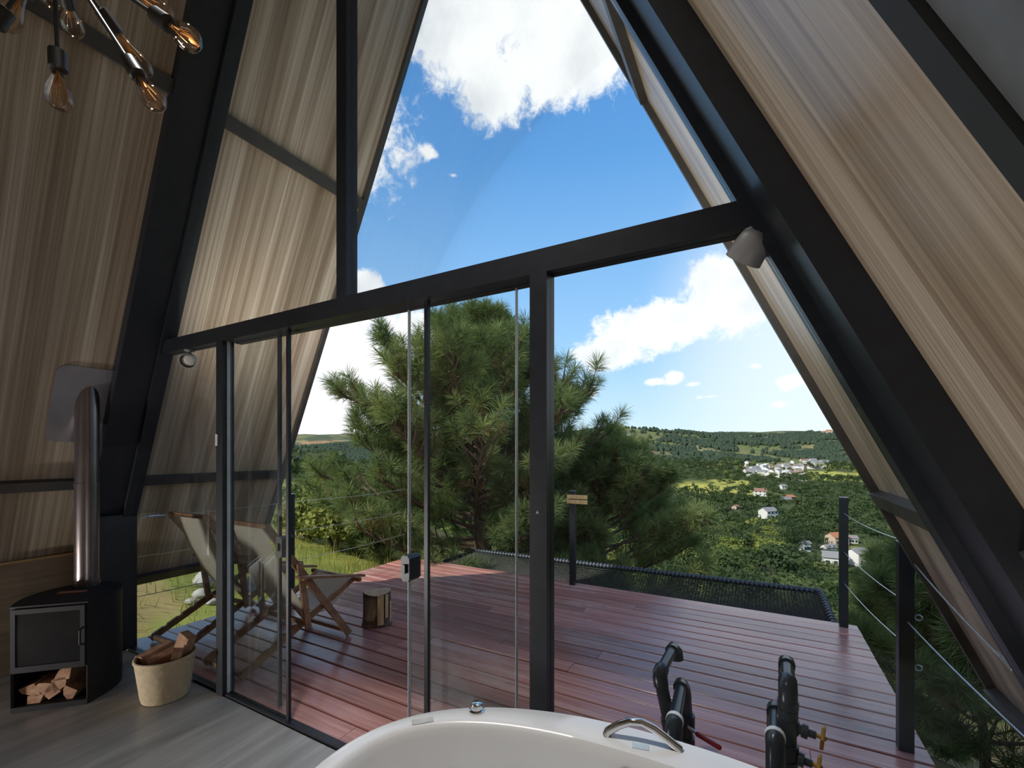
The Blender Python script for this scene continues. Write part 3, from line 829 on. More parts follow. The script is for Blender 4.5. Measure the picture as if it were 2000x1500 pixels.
fr = MB(); fq(fr, -.172, .172, .565, .592, .014, .006); fq(fr, -.172, .172, .232, .265, .014, .006); fq(fr, -.172, -.150, .265, .565, .014, .006); fq(fr, .150, .172, .265, .565, .014, .006)
part('door_frame', fr, M['stoveblack'], stv)
part('door_handle', MB().tube([Mf - nb_ * .012 + tt * .161 + Vector((0, 0, .36)), Mf - nb_ * .035 + tt * .161 + Vector((0, 0, .37)), Mf - nb_ * .035 + tt * .161 + Vector((0, 0, .45)), Mf - nb_ * .012 + tt * .161 + Vector((0, 0, .46))], .006, 8), M['stoveblack'], stv, True)
PX, PY = -2.085, -.335
part('flue', MB().tube([(PX, PY, .60), (PX, PY, 1.27)], .064, 28).tube([(PX, PY, .607), (PX, PY, .64)], .07, 28), M['pipe'], stv, True, 'dull steel flue pipe')
part('flue_joint', MB().tube([(PX, PY, 1.262), (PX, PY, 1.285)], .0665, 28), M['pipe'], stv, True)
part('flue_top', MB().tube([(PX, PY, 1.28), (PX, PY, 1.80), (PX, PY, 2.02)], .062, 28), M['pipe'], stv, True, 'upper flue pipe')
vn = MB(); c = Mf + nb_ * .235 + tt * -.02; vn.bar(c + Vector((0, 0, .609)) - tt * .07, c + Vector((0, 0, .609)) + tt * .07, .035, .006, (.711, -.703, 0))
part('air_slot', vn, M['copper'], stv, False, 'warm reddish air slot')
rl = random.Random(5)
def split_log(L, r, ang0, loc, axis):
    mb = MB(); a = Vector(axis).normalized(); ex = a.orthogonal().normalized(); ey = a.cross(ex); pr = [(0, 0)] + [(r * math.cos(ang0 + i * .42), r * math.sin(ang0 + i * .42)) for i in range(5)]
    mb.prism([(x * rl.uniform(.9, 1.1), y * rl.uniform(.9, 1.1)) for x, y in pr], L, Vector(loc), ex, ey, a); return mb
spots = [(-.12, .075), (-.045, .07), (.035, .08), (.115, .075), (-.09, .145), (-.01, .15), (.075, .15)]
where = ['bottom row, at the wall side', 'bottom row, second from the wall side', 'bottom row, third from the wall side', 'bottom row, at the basket side',
         'upper row, at the wall side', 'upper row, in the middle', 'upper row, at the basket side']
for i, (t, z) in enumerate(spots):
    o = split_log(.24, .072, rl.uniform(0, 6), Mf + nb_ * .03 + tt * t + Vector((0, 0, z)), nb_).build('firewood_log', M['log'])
    tag(o, 'split log in the niche under the stove, ' + where[i], 'log', 'logs stored under the stove')
# flashing plate where the flue passes the slope
fpl = MB(); poly = []
a_, b_, r_ = .175, .265, .06
for (sx, sy, s0) in ((1, 1, 0), (-1, 1, 1), (-1, -1, 2), (1, -1, 3)):
    for i in range(6):
        t = PI / 2 * (s0 + i / 5); poly.append((sx * (a_ - r_) + r_ * math.cos(t), sy * (b_ - r_) + r_ * math.sin(t)))
sl_ = Vector((SLOPE, 0, 1)).normalized(); cz = 1.80
o = fpl.prism(poly, .006, Vector((-roof_x(cz), -.335, cz)) + Vector((nrm.x, 0, -nrm.z)) * .002, (0, 1, 0), sl_, Vector((nrm.x, 0, -nrm.z))).build('flue_flashing', M['flash'])
tag(o, 'rounded grey metal plate around the flue on the sloping wall', 'plate')

# firewood basket
bx, by = -1.35, -.20
bk = empty('firewood_basket', (bx, by, 0), label='cream round basket of split firewood on the grey floor', cat='basket')
prof = [(.108, 0), (.118, .006), (.124, .03), (.150, .236), (.156, .244), (.156, .256), (.150, .260), (.145, .254), (.142, .235), (.118, .03), (.10, .02), (.001, .02)]
part('pot', MB().lathe(prof, 40, (bx, by, 0)), M['basket'], bk, True)
def wlog(p, q, w, h, side, lab):
    o = MB().bar(p, q, w, h, side); 
    o.v = [(x + rl.uniform(-.006, .006), y + rl.uniform(-.006, .006), z + rl.uniform(-.006, .006)) for x, y, z in o.v]
    ob = o.build('firewood_log', M['log']); tag(ob, lab, 'log', 'firewood in the basket'); return ob
wlog((bx - .02, by + .03, .06), (bx + .085, by + .085, .365), .075, .06, (1, .3, 0), 'upright dark split log at the back of the basket')
wlog((bx + .06, by - .02, .06), (bx + .115, by + .015, .30), .06, .05, (1, -.5, 0), 'short pale log against the far rim of the basket')
wlog((bx - .075, by - .10, .235), (bx - .06, by + .06, .275), .085, .07, (1, 0, .2), 'thick square log lying at the near side of the basket')
wlog((bx - .01, by - .09, .225), (bx + .03, by + .06, .268), .075, .06, (1, .3, 0), 'flat pale log lying across the middle of the basket')
wlog((bx - .09, by + .0, .10), (bx - .06, by + .07, .27), .06, .05, (1, .3, 0), 'brown log leaning behind the square log in the basket')

# spotlights under the header beam
def spot(x, y, z, aim, label, k=1.2):
    t = empty('spotlight', (x, y, z), label=label, cat='spotlight')
    part('bracket', MB().tube([(x, y, BZ0), (x, y, z + .005)], .012, 10).tube([(x, y, BZ0), (x, y, BZ0 - .008)], .030, 16), M['lampbody'], t, True)
    a = Vector(aim).normalized(); o0 = Vector((x, y, z)) - a * .030 * k
    part('hood', MB().lathe([(r * k, h * k) for r, h in [(.003, 0), (.022, .004), (.034, .018), (.039, .042), (.041, .070), (.037, .070), (.034, .045), (.024, .038), (.001, .038)]], 28, o0, a), M['lampbody'], t, True, 'pale domed hood')
    part('lens', MB().lathe([(r * k, h * k) for r, h in [(.030, .050), (.030, .055), (.02, .059), (.001, .060)]], 24, o0, a), M['lampface'], t, True, 'frosted lens')
spot(-1.50, -.0, 2.105, (.62, -.55, -.35), 'small pale grey spotlight under the beam, above the stove side pane')
spot(1.80, -.01, 2.130, (-.45, .35, -.62), 'small pale grey spotlight under the beam, close to the sloping leg by the tub', 1.35)

# chandelier
hub = at(104, -108, 1.25)
chd = empty('chandelier', tuple(hub), label='black sputnik chandelier with bare amber filament bulbs hanging from the ridge', cat='chandelier')
part('hub', MB().lathe([(.001, -.05), (.03, -.045), (.05, -.02), (.05, .02), (.03, .045), (.001, .05)], 20, hub), M['socket'], chd, True)
part('stem', MB().tube([hub, (hub.x, hub.y, roof_x(0) * 0 + 5.9)], .008, 8), M['socket'], chd, True)
def bulb_arm(u, v, d):
    e = at(u, v, d); dr = (e - hub).normalized(); s0 = e - dr * .125
    part('arm', MB().tube([hub, s0], .0052, 8), M['socket'], chd, True)
    part('socket', MB().tube([s0 - dr * .055, s0 - dr * .052, s0, s0 + dr * .004], [.015, .0205, .0205, .016], 16), M['socket'], chd, True)
    prof = [(.012, 0), (.014, .012), (.018, .028), (.026, .050), (.0305, .072), (.029, .090), (.021, .104), (.010, .111), (.001, .113)]
    b = part('bulb', MB().lathe(prof, 20, s0 + dr * .003, dr, False), M['bulb'], chd, True, 'amber glass bulb')
    ex = dr.orthogonal().normalized(); ey = dr.cross(ex); fl_ = MB()
    for k in range(5):
        a = 2 * PI * k / 5; a2 = a + .6
        fl_.tube([s0 + dr * .02 + (ex * math.cos(a) + ey * math.sin(a)) * .004, s0 + dr * .075 + (ex * math.cos(a2) + ey * math.sin(a2)) * .013], .0009, 4)
    fl_.tube([s0, s0 + dr * .045], .0035, 6)
    part('filament', fl_, M['filament'], chd, False, 'amber filament')
for (u, v, d) in ((117, 220, 1.22), (148, 74, 1.50), (314, 216, 1.20), (298, 160, 1.45), (388, 88, 1.12), (345, 36, 1.36), (98, 14, 1.42), (-2, 62, 1.25), (-60, 120, 1.2), (170, -260, 1.1), (20, -250, 1.4), (-120, -120, 1.3)):
    bulb_arm(u, v, d)
# ------------------------------------------------------------------ landscape
rs = np.random.RandomState(4)
LAT = rs.rand(256, 256)
def vnoise(x, y):
    xi = np.floor(x).astype(int); yi = np.floor(y).astype(int); fx = x - xi; fy = y - yi
    fx = fx * fx * (3 - 2 * fx); fy = fy * fy * (3 - 2 * fy)
    g = lambda a, b: LAT[a & 255, b & 255]
    return (g(xi, yi) * (1 - fx) + g(xi + 1, yi) * fx) * (1 - fy) + (g(xi, yi + 1) * (1 - fx) + g(xi + 1, yi + 1) * fx) * fy
def fbm(x, y, o=4):
    x = np.asarray(x, float); y = np.asarray(y, float); s = 0; a = .5; t = 0
    for _ in range(o): s = s + a * vnoise(x, y); t += a; a *= .5; x = x * 2.03 + 17.3; y = y * 2.03 + 5.1
    return s / t
def smooth(a, b, x):
    t = np.clip((x - a) / (b - a), 0, 1); return t * t * (3 - 2 * t)
def to_px(x, y, z):
    dx, dy = x - CAM.x, y - CAM.y
    f = dx * FW.x + dy * FW.y; r = dx * RT.x + dy * RT.y
    f = np.maximum(f, 1e-3)
    return 1000 + FPX * r / f, HV - FPX * (z - CAM.z) / f, f
def height(x, y):
    x = np.asarray(x, float); y = np.asarray(y, float)
    s = .85 * y + .5 * x
    near = np.interp(s, [-40, -20, -8, -4, -1.5, 1, 3, 6, 12, 25, 60], [7, 4, 1.3, .45, -.1, -.5, -1.0, -2.0, -4.8, -10, -20])
    r = np.hypot(x - CAM.x, y - CAM.y)
    bear = np.arctan2((x - CAM.x) * RT.x + (y - CAM.y) * RT.y, (x - CAM.x) * FW.x + (y - CAM.y) * FW.y)
    far = np.interp(r, [0, 40, 60, 110, 180, 280, 400, 520, 650, 760, 900, 1150, 1500, 1900, 2400, 3200, 4500, 6000],
                    [-13, -15, -20, -30, -39, -45, -45, -42, -36, -29, -23, -10, 14, 40, 72, 108, 120, 120])
    w = smooth(35, 90, r); z = near * (1 - w) + far * w
    big = (fbm(x / 420 + 3, y / 420 + 9, 4) - .5)
    z = z + big * 46 * smooth(700, 1500, r) + (fbm(x / 60, y / 60, 3) - .5) * 7 * smooth(60, 200, r)
    z = z + (fbm(x / 3.0, y / 3.0, 3) - .5) * .5 * smooth(2, 8, r) * (1 - smooth(60, 100, r))
    # rounded green dome across the valley and a long spur beside it
    def bump(u, R, A, wu, wr):
        b0 = math.atan((u - 1000) / FPX)
        return A * np.exp(-((bear - b0) * r / wu) ** 2 - ((r - R) / wr) ** 2)
    z = z + bump(1235, 1350, 36, 230, 300) + bump(1090, 1500, 25, 260, 300) + bump(1480, 1500, 20, 260, 260) + bump(1660, 1500, 22, 250, 350) - bump(1590, 1150, 14, 160, 200)
    dx = np.maximum(np.abs(x) - 2.75, 0); dy = np.maximum(np.maximum(y - 1.6, -5 - y), 0)
    k = smooth(0, 2.0, np.hypot(dx, dy)); z = z * k + (-.45) * (1 - k)
    return z
def hit(u, v, r0=3.0, r1=4000.0):
    """where the sight line (u, v) meets the ground"""
    d = ray(u, v); t = np.geomspace(r0, r1, 1500)
    xs, ys, zs = CAM.x + d.x * t, CAM.y + d.y * t, CAM.z + d.z * t
    h = height(xs, ys); i = int(np.argmax(zs < h))
    if not (zs < h).any(): i = -1
    return Vector((xs[i], ys[i], h[i])), t[i]
# ground mesh: polar grid round the house, finer near
na = 300
rr = np.concatenate([[0.01], np.geomspace(.7, 5600, 190)])
fa = math.atan2(FW.x, FW.y)
ang = np.concatenate([np.linspace(-PI, -1.1, 40, endpoint=False), np.linspace(-1.1, 1.1, 220), np.linspace(1.1, PI, 40, endpoint=False)[1:]])
na = len(ang); A, R = np.meshgrid(ang, rr)
gx = CAM.x + R * (FW.x * np.cos(A) + RT.x * np.sin(A)); gy = CAM.y + R * (FW.y * np.cos(A) + RT.y * np.sin(A))
gz = height(gx, gy)
V = np.stack([gx, gy, gz], -1).reshape(-1, 3)
ii, jj = np.meshgrid(np.arange(len(rr) - 1), np.arange(na), indexing='ij')
F = np.stack([ii * na + jj, ii * na + (jj + 1) % na, (ii + 1) * na + (jj + 1) % na, (ii + 1) * na + jj], -1).reshape(-1, 4)[:, ::-1]
def forest_density(x, y):
    """0..1: where trees stand"""
    r = np.hypot(x - CAM.x, y - CAM.y); u, v, f = to_px(x, y, height(x, y))
    n = fbm(x / 85 + 40, y / 60 + 7, 4) + .07 * (1 - smooth(930, 1060, r))
    d = np.ones_like(r)
    far = smooth(.45, .50, n + .05 * (fbm(x / 25, y / 25, 2) - .5))
    dome = np.exp(-((u - 1235) / 95.0) ** 2) * smooth(1000, 1150, r) * (1 - smooth(1500, 1700, r))
    far = far * (1 - np.clip(dome * .9, 0, 1))
    d = np.where(r > 800, far, d)
    return d
meadow, _ = hit(1395, 958); village, _ = hit(1545, 922)
MEA = [(hit(1395, 958)[0], 46), (hit(1360, 950)[0], 40), (hit(1425, 940)[0], 30), (hit(1640, 928)[0], 40), (hit(1600, 925)[0], 35), (hit(1690, 930)[0], 50), (hit(1730, 1095)[0], 9), (hit(1450, 1085)[0], 6), (hit(1690, 1075)[0], 8)]
def meadow_mask(x, y):
    m = np.zeros_like(np.asarray(x, float))
    for c, R_ in MEA:
        m = np.maximum(m, 1 - smooth(R_ * .7, R_ * 1.25, np.hypot(x - c.x, y - c.y) + (fbm(np.asarray(x) / 12, np.asarray(y) / 12, 3) - .5) * R_ * .6))
    return m
X, Y = V[:, 0], V[:, 1]; r_ = np.hypot(X - CAM.x, Y - CAM.y)
col = np.zeros((len(V), 4)); col[:, 3] = 1
def lerp(a, b, t): return a * (1 - t)[:, None] + np.array(b)[None] * t[:, None]
c = np.tile(np.array([.30, .29, .075]), (len(V), 1))                                    # sunlit bank grass
c = lerp(c, (.20, .23, .06), smooth(.4, .6, fbm(X / 2.2, Y / 2.2, 3)))
c = lerp(c, (.33, .24, .12), smooth(.56, .64, fbm(X / 1.5 + 9, Y / 1.5, 3)) * .8)
s_ = .85 * Y + .5 * X
c = lerp(c, (.16, .11, .065), smooth(1.0, 3.5, s_) * (1 - smooth(25, 40, r_)) * .85)        # needle litter below the pines
c = lerp(c, (.055, .075, .028), smooth(22, 45, r_))                                        # forest floor
mm = meadow_mask(X, Y); c = lerp(c, (.36, .34, .085), mm)
hn = fbm(X / 150, Y / 150, 4)
hill = np.tile(np.array([.165, .165, .075]), (len(V), 1)); hill = lerp(hill, (.235, .21, .11), smooth(.42, .6, hn)); hill = lerp(hill, (.13, .15, .06), smooth(.5, .62, fbm(X / 60 + 4, Y / 60, 4)))
hill = lerp(hill, (.36, .20, .11), smooth(.70, .76, fbm(X / 70 + 31, Y / 70 + 2, 3)))
hill = lerp(hill, (.05, .072, .042), forest_density(X, Y) * .85)
tfar = smooth(780, 880, r_); c = c * (1 - tfar)[:, None] + hill * tfar[:, None]
col[:, :3] = c
gme = raw_mesh('ground', V, F, M['ground'], True)
ca = gme.color_attributes.new('col', 'FLOAT_COLOR', 'POINT'); ca.data.foreach_set('color', col.astype(np.float32).ravel())
g = link('ground', gme); tag(g, 'grassy hillside falling away into the wooded valley with hills beyond', 'ground', kind='structure')

# ---- pines close to the deck
def tuft_mesh(seed, n, L, axl, mat, name='needle_tuft', w=.0062):
    q = random.Random(seed); vs = []; fs = []
    for i in range(n):
        t = q.random(); z0 = axl * t; a = q.uniform(0, 2 * PI); ph = math.radians(q.uniform(58, 88) * (1 - t) + q.uniform(12, 52) * t)
        d = Vector((math.sin(ph) * math.cos(a), math.sin(ph) * math.sin(a), math.cos(ph))); p = Vector((0, 0, z0)); l = L * q.uniform(.7, 1.1)
        sd = d.cross(Vector((q.uniform(-1, 1), q.uniform(-1, 1), q.uniform(-1, 1)))).normalized() * w
        mid = p + d * l * .55; tip = p + d * l + Vector((0, 0, -.10 * l))
        b = len(vs); vs += [p - sd * .4, p + sd * .4, mid + sd * .5, mid - sd * .5, tip]; fs += [(b, b + 1, b + 2, b + 3), (b + 3, b + 2, b + 4)]
    me = bpy.data.meshes.new(name); me.from_pydata([tuple(v) for v in vs], [], fs); me.materials.append(mat); me.update(); return me
TUFTS = [tuft_mesh(50 + i, 115, .245, .16, M['needle']) for i in range(4)]
TUFTD = [tuft_mesh(70 + i, 45, .17, .12, M['needle_dry']) for i in range(2)]
def tarr(me):
    V = np.empty(len(me.vertices) * 3, np.float32); me.vertices.foreach_get('co', V); V = V.reshape(-1, 3)
    T = [];
    for p in me.polygons:
        v = list(p.vertices); T.append(v[:3]); 
        if len(v) == 4: T.append([v[0], v[2], v[3]])
    return V, np.array(T)
def pine(name, base, h, prof, nb, seed, label, lean=(0, 0), r0=.16, tmin=.10, npart=300, density=1.0, elev=(8, 58), filt=None):
    q = random.Random(seed); base = Vector(base)
    t = empty(name, tuple(base), label=label, cat='tree', group=None)
    def trunk(s): return base + Vector((lean[0] * s * s + .10 * math.sin(5 * s + seed), lean[1] * s * s + .08 * math.cos(4 * s), h * s))
    pts = [trunk(i / 14) for i in range(15)]
    part('trunk', MB().tube(pts, [r0 * (1 - .93 * i / 14) for i in range(15)], 10), M['pinewood'], t, True)
    tf = []; az = q.uniform(0, 6)
    for i in range(nb):
        s = tmin + (1 - tmin) * ((i + .5) / nb) ** .9; s = min(s, .985)
        az += 2.39996 + q.uniform(-.5, .5)
        L = prof(s, az) * q.uniform(.82, 1.12)
        if L < .15: continue
        e0 = math.radians(elev[0] + (elev[1] - elev[0]) * s + q.uniform(-8, 8)); p = trunk(s); d = Vector((math.cos(az) * math.cos(e0), math.sin(az) * math.cos(e0), math.sin(e0)))
        n = 7; bp = [p.copy()]; seg = L / n
        for k in range(n):
            d = (d + Vector((q.uniform(-.13, .13), q.uniform(-.13, .13), q.uniform(-.03, .12) + .04 * (k / n)))).normalized(); bp.append(bp[-1] + d * seg)
        rb = .012 + .013 * L; mb = MB().tube(bp, [rb * (1 - .85 * k / n) for k in range(n + 1)], 5)
        tf.append((bp[-1], (d + Vector((0, 0, .4))).normalized(), q.uniform(.9, 1.15)))
        ns = int((3.2 + 3.6 * L) * density)
        for j in range(ns):
            f = .28 + .70 * (j + q.random() * .8) / ns; k = min(int(f * n), n - 1); p0 = bp[k].lerp(bp[k + 1], f * n - k)
            dl = (bp[k + 1] - bp[k]).normalized(); sd = dl.cross(Vector((0, 0, 1))).normalized() * (1 if j % 2 else -1)
            td = (dl * q.uniform(.5, .9) + sd * q.uniform(.4, 1.0) + Vector((0, 0, q.uniform(.0, .65)))).normalized(); tl = L * q.uniform(.10, .30) * (1.15 - f * .6) + .08
            m_ = p0 + td * tl * .55; td2 = (td + Vector((0, 0, .45))).normalized(); e = m_ + td2 * tl * .5
            mb.tube([p0, m_, e], [rb * .42, rb * .32, .005], 4, False)
            tf.append((e, td2, q.uniform(.8, 1.15)))
            if q.random() < .55: tf.append((m_, (td + sd * .4 + Vector((0, 0, .3))).normalized(), q.uniform(.7, 1.0)))
        part('branch', mb, M['pinewood'], t, True)
    if filt: tf = [x for x in tf if filt(x[0])]
    key = lambda x: (x[0] - CAM).length + q.uniform(0, 1.2)
    tf.sort(key=key)
    SV, SF, DV, DF, nv, nd = [], [], [], [], 0, 0
    for i, (p, d, s) in enumerate(tf):
        me = TUFTS[i % 4]; rot = d.to_track_quat('Z', 'Y').to_matrix() @ Matrix.Rotation(q.uniform(0, 6.28), 3, 'Z')
        st_ = p - d * .06
        if i < npart:
            o = link('needle_tuft', me, t); o.matrix_local = Matrix.Translation(st_ - base) @ rot.to_4x4() @ Matrix.Scale(s, 4)
        else:
            Vt, Ft = ARR[i % 4]; vv = Vt @ np.array(rot).T * s + np.array(st_ - base); SV.append(vv); SF.append(Ft + nv); nv += len(vv)
        if q.random() < .22:
            Vt, Ft = ARRD[i % 2]; vv = Vt @ np.array(rot).T * s + np.array(p - d * .22 - base); DV.append(vv); DF.append(Ft + nd); nd += len(vv)
    if SV:
        o = link('needles', raw_mesh('needles', np.concatenate(SV), np.concatenate(SF), M['needle']), t); o['kind'] = 'stuff'
    if DV:
        o = link('dry_needles', raw_mesh('dry_needles', np.concatenate(DV), np.concatenate(DF), M['needle_dry']), t); o['kind'] = 'stuff'; o['label'] = 'brown dead needles'
    print('pine', label[:30], len(tf)); return t
ARR = [tarr(m) for m in TUFTS]; ARRD = [tarr(m) for m in TUFTD]
def prof_main(s, az):
    side = math.cos(az) * RT.x + math.sin(az) * RT.y            # the crown reaches farther over the bank than toward the valley
    k = 1 - .10 * side
    return k * float(np.interp(s, [0, .15, .30, .45, .6, .75, .88, .96, 1], [2.3, 2.65, 2.7, 2.55, 2.05, 1.45, .85, .45, .2]))
pb = at(938, 1000, 8.1); pz = float(height(pb.x, pb.y))
pine('pine_tree', (pb.x, pb.y, pz), 3.68 - pz, prof_main, 100, 21, 'large dark green pine standing just beyond the far deck edge and net', lean=(.12, .1), r0=.19, tmin=.06, npart=300, density=1.5, elev=(-5, 47))
def prof_low(s, az): return (1 + .22 * (math.cos(az) * RT.x + math.sin(az) * RT.y)) * float(np.interp(s, [0, .3, .5, .75, 1], [1.5, 1.75, 1.6, 1.1, .4]))
pb = at(1180, 1000, 8.6); pz = float(height(pb.x, pb.y))
pine('pine_tree', (pb.x, pb.y, pz), 1.32 - pz, prof_low, 46, 33, 'shorter bushy pine beside the large pine, behind the midway railing post', r0=.11, tmin=.08, npart=300, elev=(2, 40), density=1.5)
def prof_r(s, az): return float(np.interp(s, [0, .2, .5, .8, 1], [2.0, 2.15, 1.85, 1.1, .4]))
pz = float(height(5.15, 4.9))
pine('pine_tree', (5.15, 4.9, pz), 3.3 - pz, prof_r, 60, 55, 'green pine with long drooping branches beside the cable railing, past the roof edge', r0=.17, tmin=.05, npart=300, elev=(0, 50), density=1.4)

def prof_s(s, az): return float(np.interp(s, [0, .3, .7, 1], [.95, 1.05, .7, .25]))
pb = at(1905, 1290, 4.6); pz = float(height(pb.x, pb.y))
pine('pine_tree', (pb.x, pb.y, pz), .75 - pz, prof_s, 30, 64, 'low young pine close under the cable railing and roof edge', r0=.05, tmin=.05, npart=200, elev=(5, 50), density=1.5)
pb = at(1790, 1190, 6.6); pz = float(height(pb.x, pb.y))
pine('pine_tree', (pb.x, pb.y, pz), .35 - pz, prof_s, 30, 65, 'low young pine on the slope behind the post holding three cables', r0=.05, tmin=.05, npart=200, elev=(5, 50), density=1.5)

# ---- bushes at the left behind the chairs and under the pine
def leaf_cloud(seed, blobs, n, s, flat=0.0):
    """leaf cards scattered through a set of ellipsoids; returns verts, faces"""
    q = np.random.RandomState(seed); vol = np.array([b[3] * b[3] * b[4] for b in blobs]); pick = q.choice(len(blobs), n, p=vol / vol.sum())
    B = np.array(blobs)[pick]; d = q.normal(size=(n, 3)); d /= np.linalg.norm(d, axis=1)[:, None]; rad = q.uniform(.55, 1.0, n) ** .6
    P = B[:, :3] + d * rad[:, None] * np.stack([B[:, 3], B[:, 3], B[:, 4]], 1)
    nr = d * .8 + q.normal(size=(n, 3)) * .6; nr[:, 2] += flat; nr /= np.linalg.norm(nr, axis=1)[:, None]
    t = np.cross(nr, q.normal(size=(n, 3))); t /= np.linalg.norm(t, axis=1)[:, None]; b = np.cross(nr, t); sz = (s * q.uniform(.6, 1.3, n))[:, None]
    Vv = np.stack([P - t * sz, P - b * sz * .7 + nr * sz * .15, P + t * sz, P + b * sz * .7 + nr * sz * .15], 1).reshape(-1, 3)
    return Vv, np.arange(4 * n).reshape(-1, 4)
def bush(u, v, d, w, h, mat, label, seed):
    p = at(u, v, d); z = float(height(p.x, p.y)); q = random.Random(seed)
    t = empty('bush', (p.x, p.y, z), label=label, cat='bush')
    bl = [(q.uniform(-w, w) * .6, q.uniform(-w, w) * .6, h * q.uniform(.35, .75), w * q.uniform(.4, .6), h * .35) for _ in range(6)]
    Vv, Ff = leaf_cloud(seed, bl, 1700, .05); o = link('foliage', raw_mesh('foliage', Vv, Ff, mat), t)
    mb = MB()
    for b in bl: mb.tube([(0, 0, -.1), (b[0] * .5, b[1] * .5, b[2] * .5), (b[0], b[1], b[2])], [.03, .02, .008], 5, False)
    mb.build('stems', M['pinewood'], t)
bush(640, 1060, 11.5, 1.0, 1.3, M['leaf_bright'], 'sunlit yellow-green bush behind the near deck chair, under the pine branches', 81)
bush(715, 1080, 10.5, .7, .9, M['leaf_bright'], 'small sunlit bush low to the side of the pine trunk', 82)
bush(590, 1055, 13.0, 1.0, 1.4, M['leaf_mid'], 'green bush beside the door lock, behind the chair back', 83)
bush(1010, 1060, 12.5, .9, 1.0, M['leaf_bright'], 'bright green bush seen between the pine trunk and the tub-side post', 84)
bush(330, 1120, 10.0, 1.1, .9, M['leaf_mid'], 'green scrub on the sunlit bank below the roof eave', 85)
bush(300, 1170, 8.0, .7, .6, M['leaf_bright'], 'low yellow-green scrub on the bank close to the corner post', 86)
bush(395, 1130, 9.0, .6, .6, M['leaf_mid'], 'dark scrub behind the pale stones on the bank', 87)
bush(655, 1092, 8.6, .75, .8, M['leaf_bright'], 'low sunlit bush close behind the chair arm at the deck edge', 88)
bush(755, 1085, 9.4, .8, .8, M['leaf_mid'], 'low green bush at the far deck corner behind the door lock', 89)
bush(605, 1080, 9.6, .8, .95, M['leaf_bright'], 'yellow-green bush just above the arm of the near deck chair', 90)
# grass blades on the bank
gm = []; q = np.random.RandomState(8); nG = 9000
gx_ = q.uniform(-13, -2.75, nG); gy_ = q.uniform(-1.5, 9, nG); gz_ = height(gx_, gy_); a = q.uniform(0, 2 * PI, nG); hgt = q.uniform(.05, .22, nG) * (1 + .7 * (fbm(gx_ / 2, gy_ / 2, 2) > .55)); wv = .008
b0 = np.stack([gx_ - np.cos(a) * wv, gy_ - np.sin(a) * wv, gz_ - .02], 1); b1 = np.stack([gx_ + np.cos(a) * wv, gy_ + np.sin(a) * wv, gz_ - .02], 1); b2 = np.stack([gx_ + q.normal(size=nG) * .05, gy_ + q.normal(size=nG) * .05, gz_ + hgt], 1)
o = link('grass', raw_mesh('grass', np.stack([b0, b1, b2], 1).reshape(-1, 3), np.arange(3 * nG).reshape(-1, 3), m_leaf('bank_grass', (.22, .25, .06), (.34, .34, .08), (.44, .38, .13), .3, 1.2)))
tag(o, 'tufts of yellow-green grass on the bank beside the deck', 'grass', kind='stuff')
# pale stones on the bank
def stone(u, v, r, label, seed, flat=.6):
    p, d = hit(u, v, 4.0); q = random.Random(seed); bm = bmesh.new(); bmesh.ops.create_icosphere(bm, subdivisions=2, radius=1)
    for vv in bm.verts: vv.co = Vector((vv.co.x * r * q.uniform(.9, 1.1), vv.co.y * r * q.uniform(.9, 1.1), vv.co.z * r * flat * q.uniform(.85, 1.1)))
    me = bpy.data.meshes.new('stone'); bm.to_mesh(me); bm.free(); me.materials.append(M['stone']); shade(me, 30)
    tag(link('stone', me, None, p + Vector((0, 0, r * flat * .4))), label, 'stone')
stone(408, 1142, .17, 'largest pale stone on the grass bank, behind the farther deck chair', 1, .8)
stone(395, 1165, .11, 'middle pale stone on the bank below the largest one', 2)
stone(372, 1180, .07, 'small pale stone at the outer end of the row on the bank', 3)
stone(415, 1180, .08, 'small pale stone on the bank next to the notched chair rail', 4)

# ---- houses of the valley
def house(u, v, w, h, dpt, yaw, wall, roof, label, parts=True, group=None, r0=30, windows=3):
    p, d = hit(u, v, r0); t = empty('house', (p.x, p.y, p.z - .3), YAW + yaw, label=label, cat='house', group=group)
    hw, hd = w / 2, dpt / 2
    MB().box(-hw, hw, -hd, hd, 0, h).add([(-hw, -hd, h), (-hw, hd, h), (-hw, 0, h + w * .22), (hw, -hd, h), (hw, hd, h), (hw, 0, h + w * .22)], [(0, 2, 1), (3, 4, 5)]).build('wall', wall, t)
    rz = h + w * .22; e = .4; sl = w * .22 / hd
    MB().add([(-hw - e, -hd - e, h - e * sl + .12), (hw + e, -hd - e, h - e * sl + .12), (hw + e, 0, rz + .12), (-hw - e, 0, rz + .12), (-hw - e, hd + e, h - e * sl + .12), (hw + e, hd + e, h - e * sl + .12),
              (-hw - e, -hd - e, h - e * sl + .3), (hw + e, -hd - e, h - e * sl + .3), (hw + e, 0, rz + .3), (-hw - e, 0, rz + .3), (-hw - e, hd + e, h - e * sl + .3), (hw + e, hd + e, h - e * sl + .3)],
             [(0, 3, 2, 1), (3, 4, 5, 2), (6, 7, 8, 9), (9, 8, 11, 10), (0, 1, 7, 6), (4, 10, 11, 5), (0, 6, 9, 3), (3, 9, 10, 4), (1, 2, 8, 7), (2, 5, 11, 8)]).build('roof', roof, t)
    if parts:
        fl = 2 if h > 4.5 else 1
        for f in range(fl):
            for k in range(windows):
                x = -hw + w * (k + .5) / windows; z = .9 + f * 2.7
                MB().box(x - .55, x + .55, -hd - .05, -hd + .02, z, z + 1.3).build('window', M['hwin'], t)
    return t
CLEAR = []
def H(u, v, w, h, dpt, yaw, wall, roof, label, **k):
    t = house(u, v, w, h, dpt, yaw, M[wall], M[roof], label, **k); CLEAR.append((u, v, t.location.copy(), w)); return t
H(1500, 1012, 9.5, 5.2, 7, .35, 'hwhite', 'hroof', 'white two-storey house with grey gabled roof amid the dark trees')
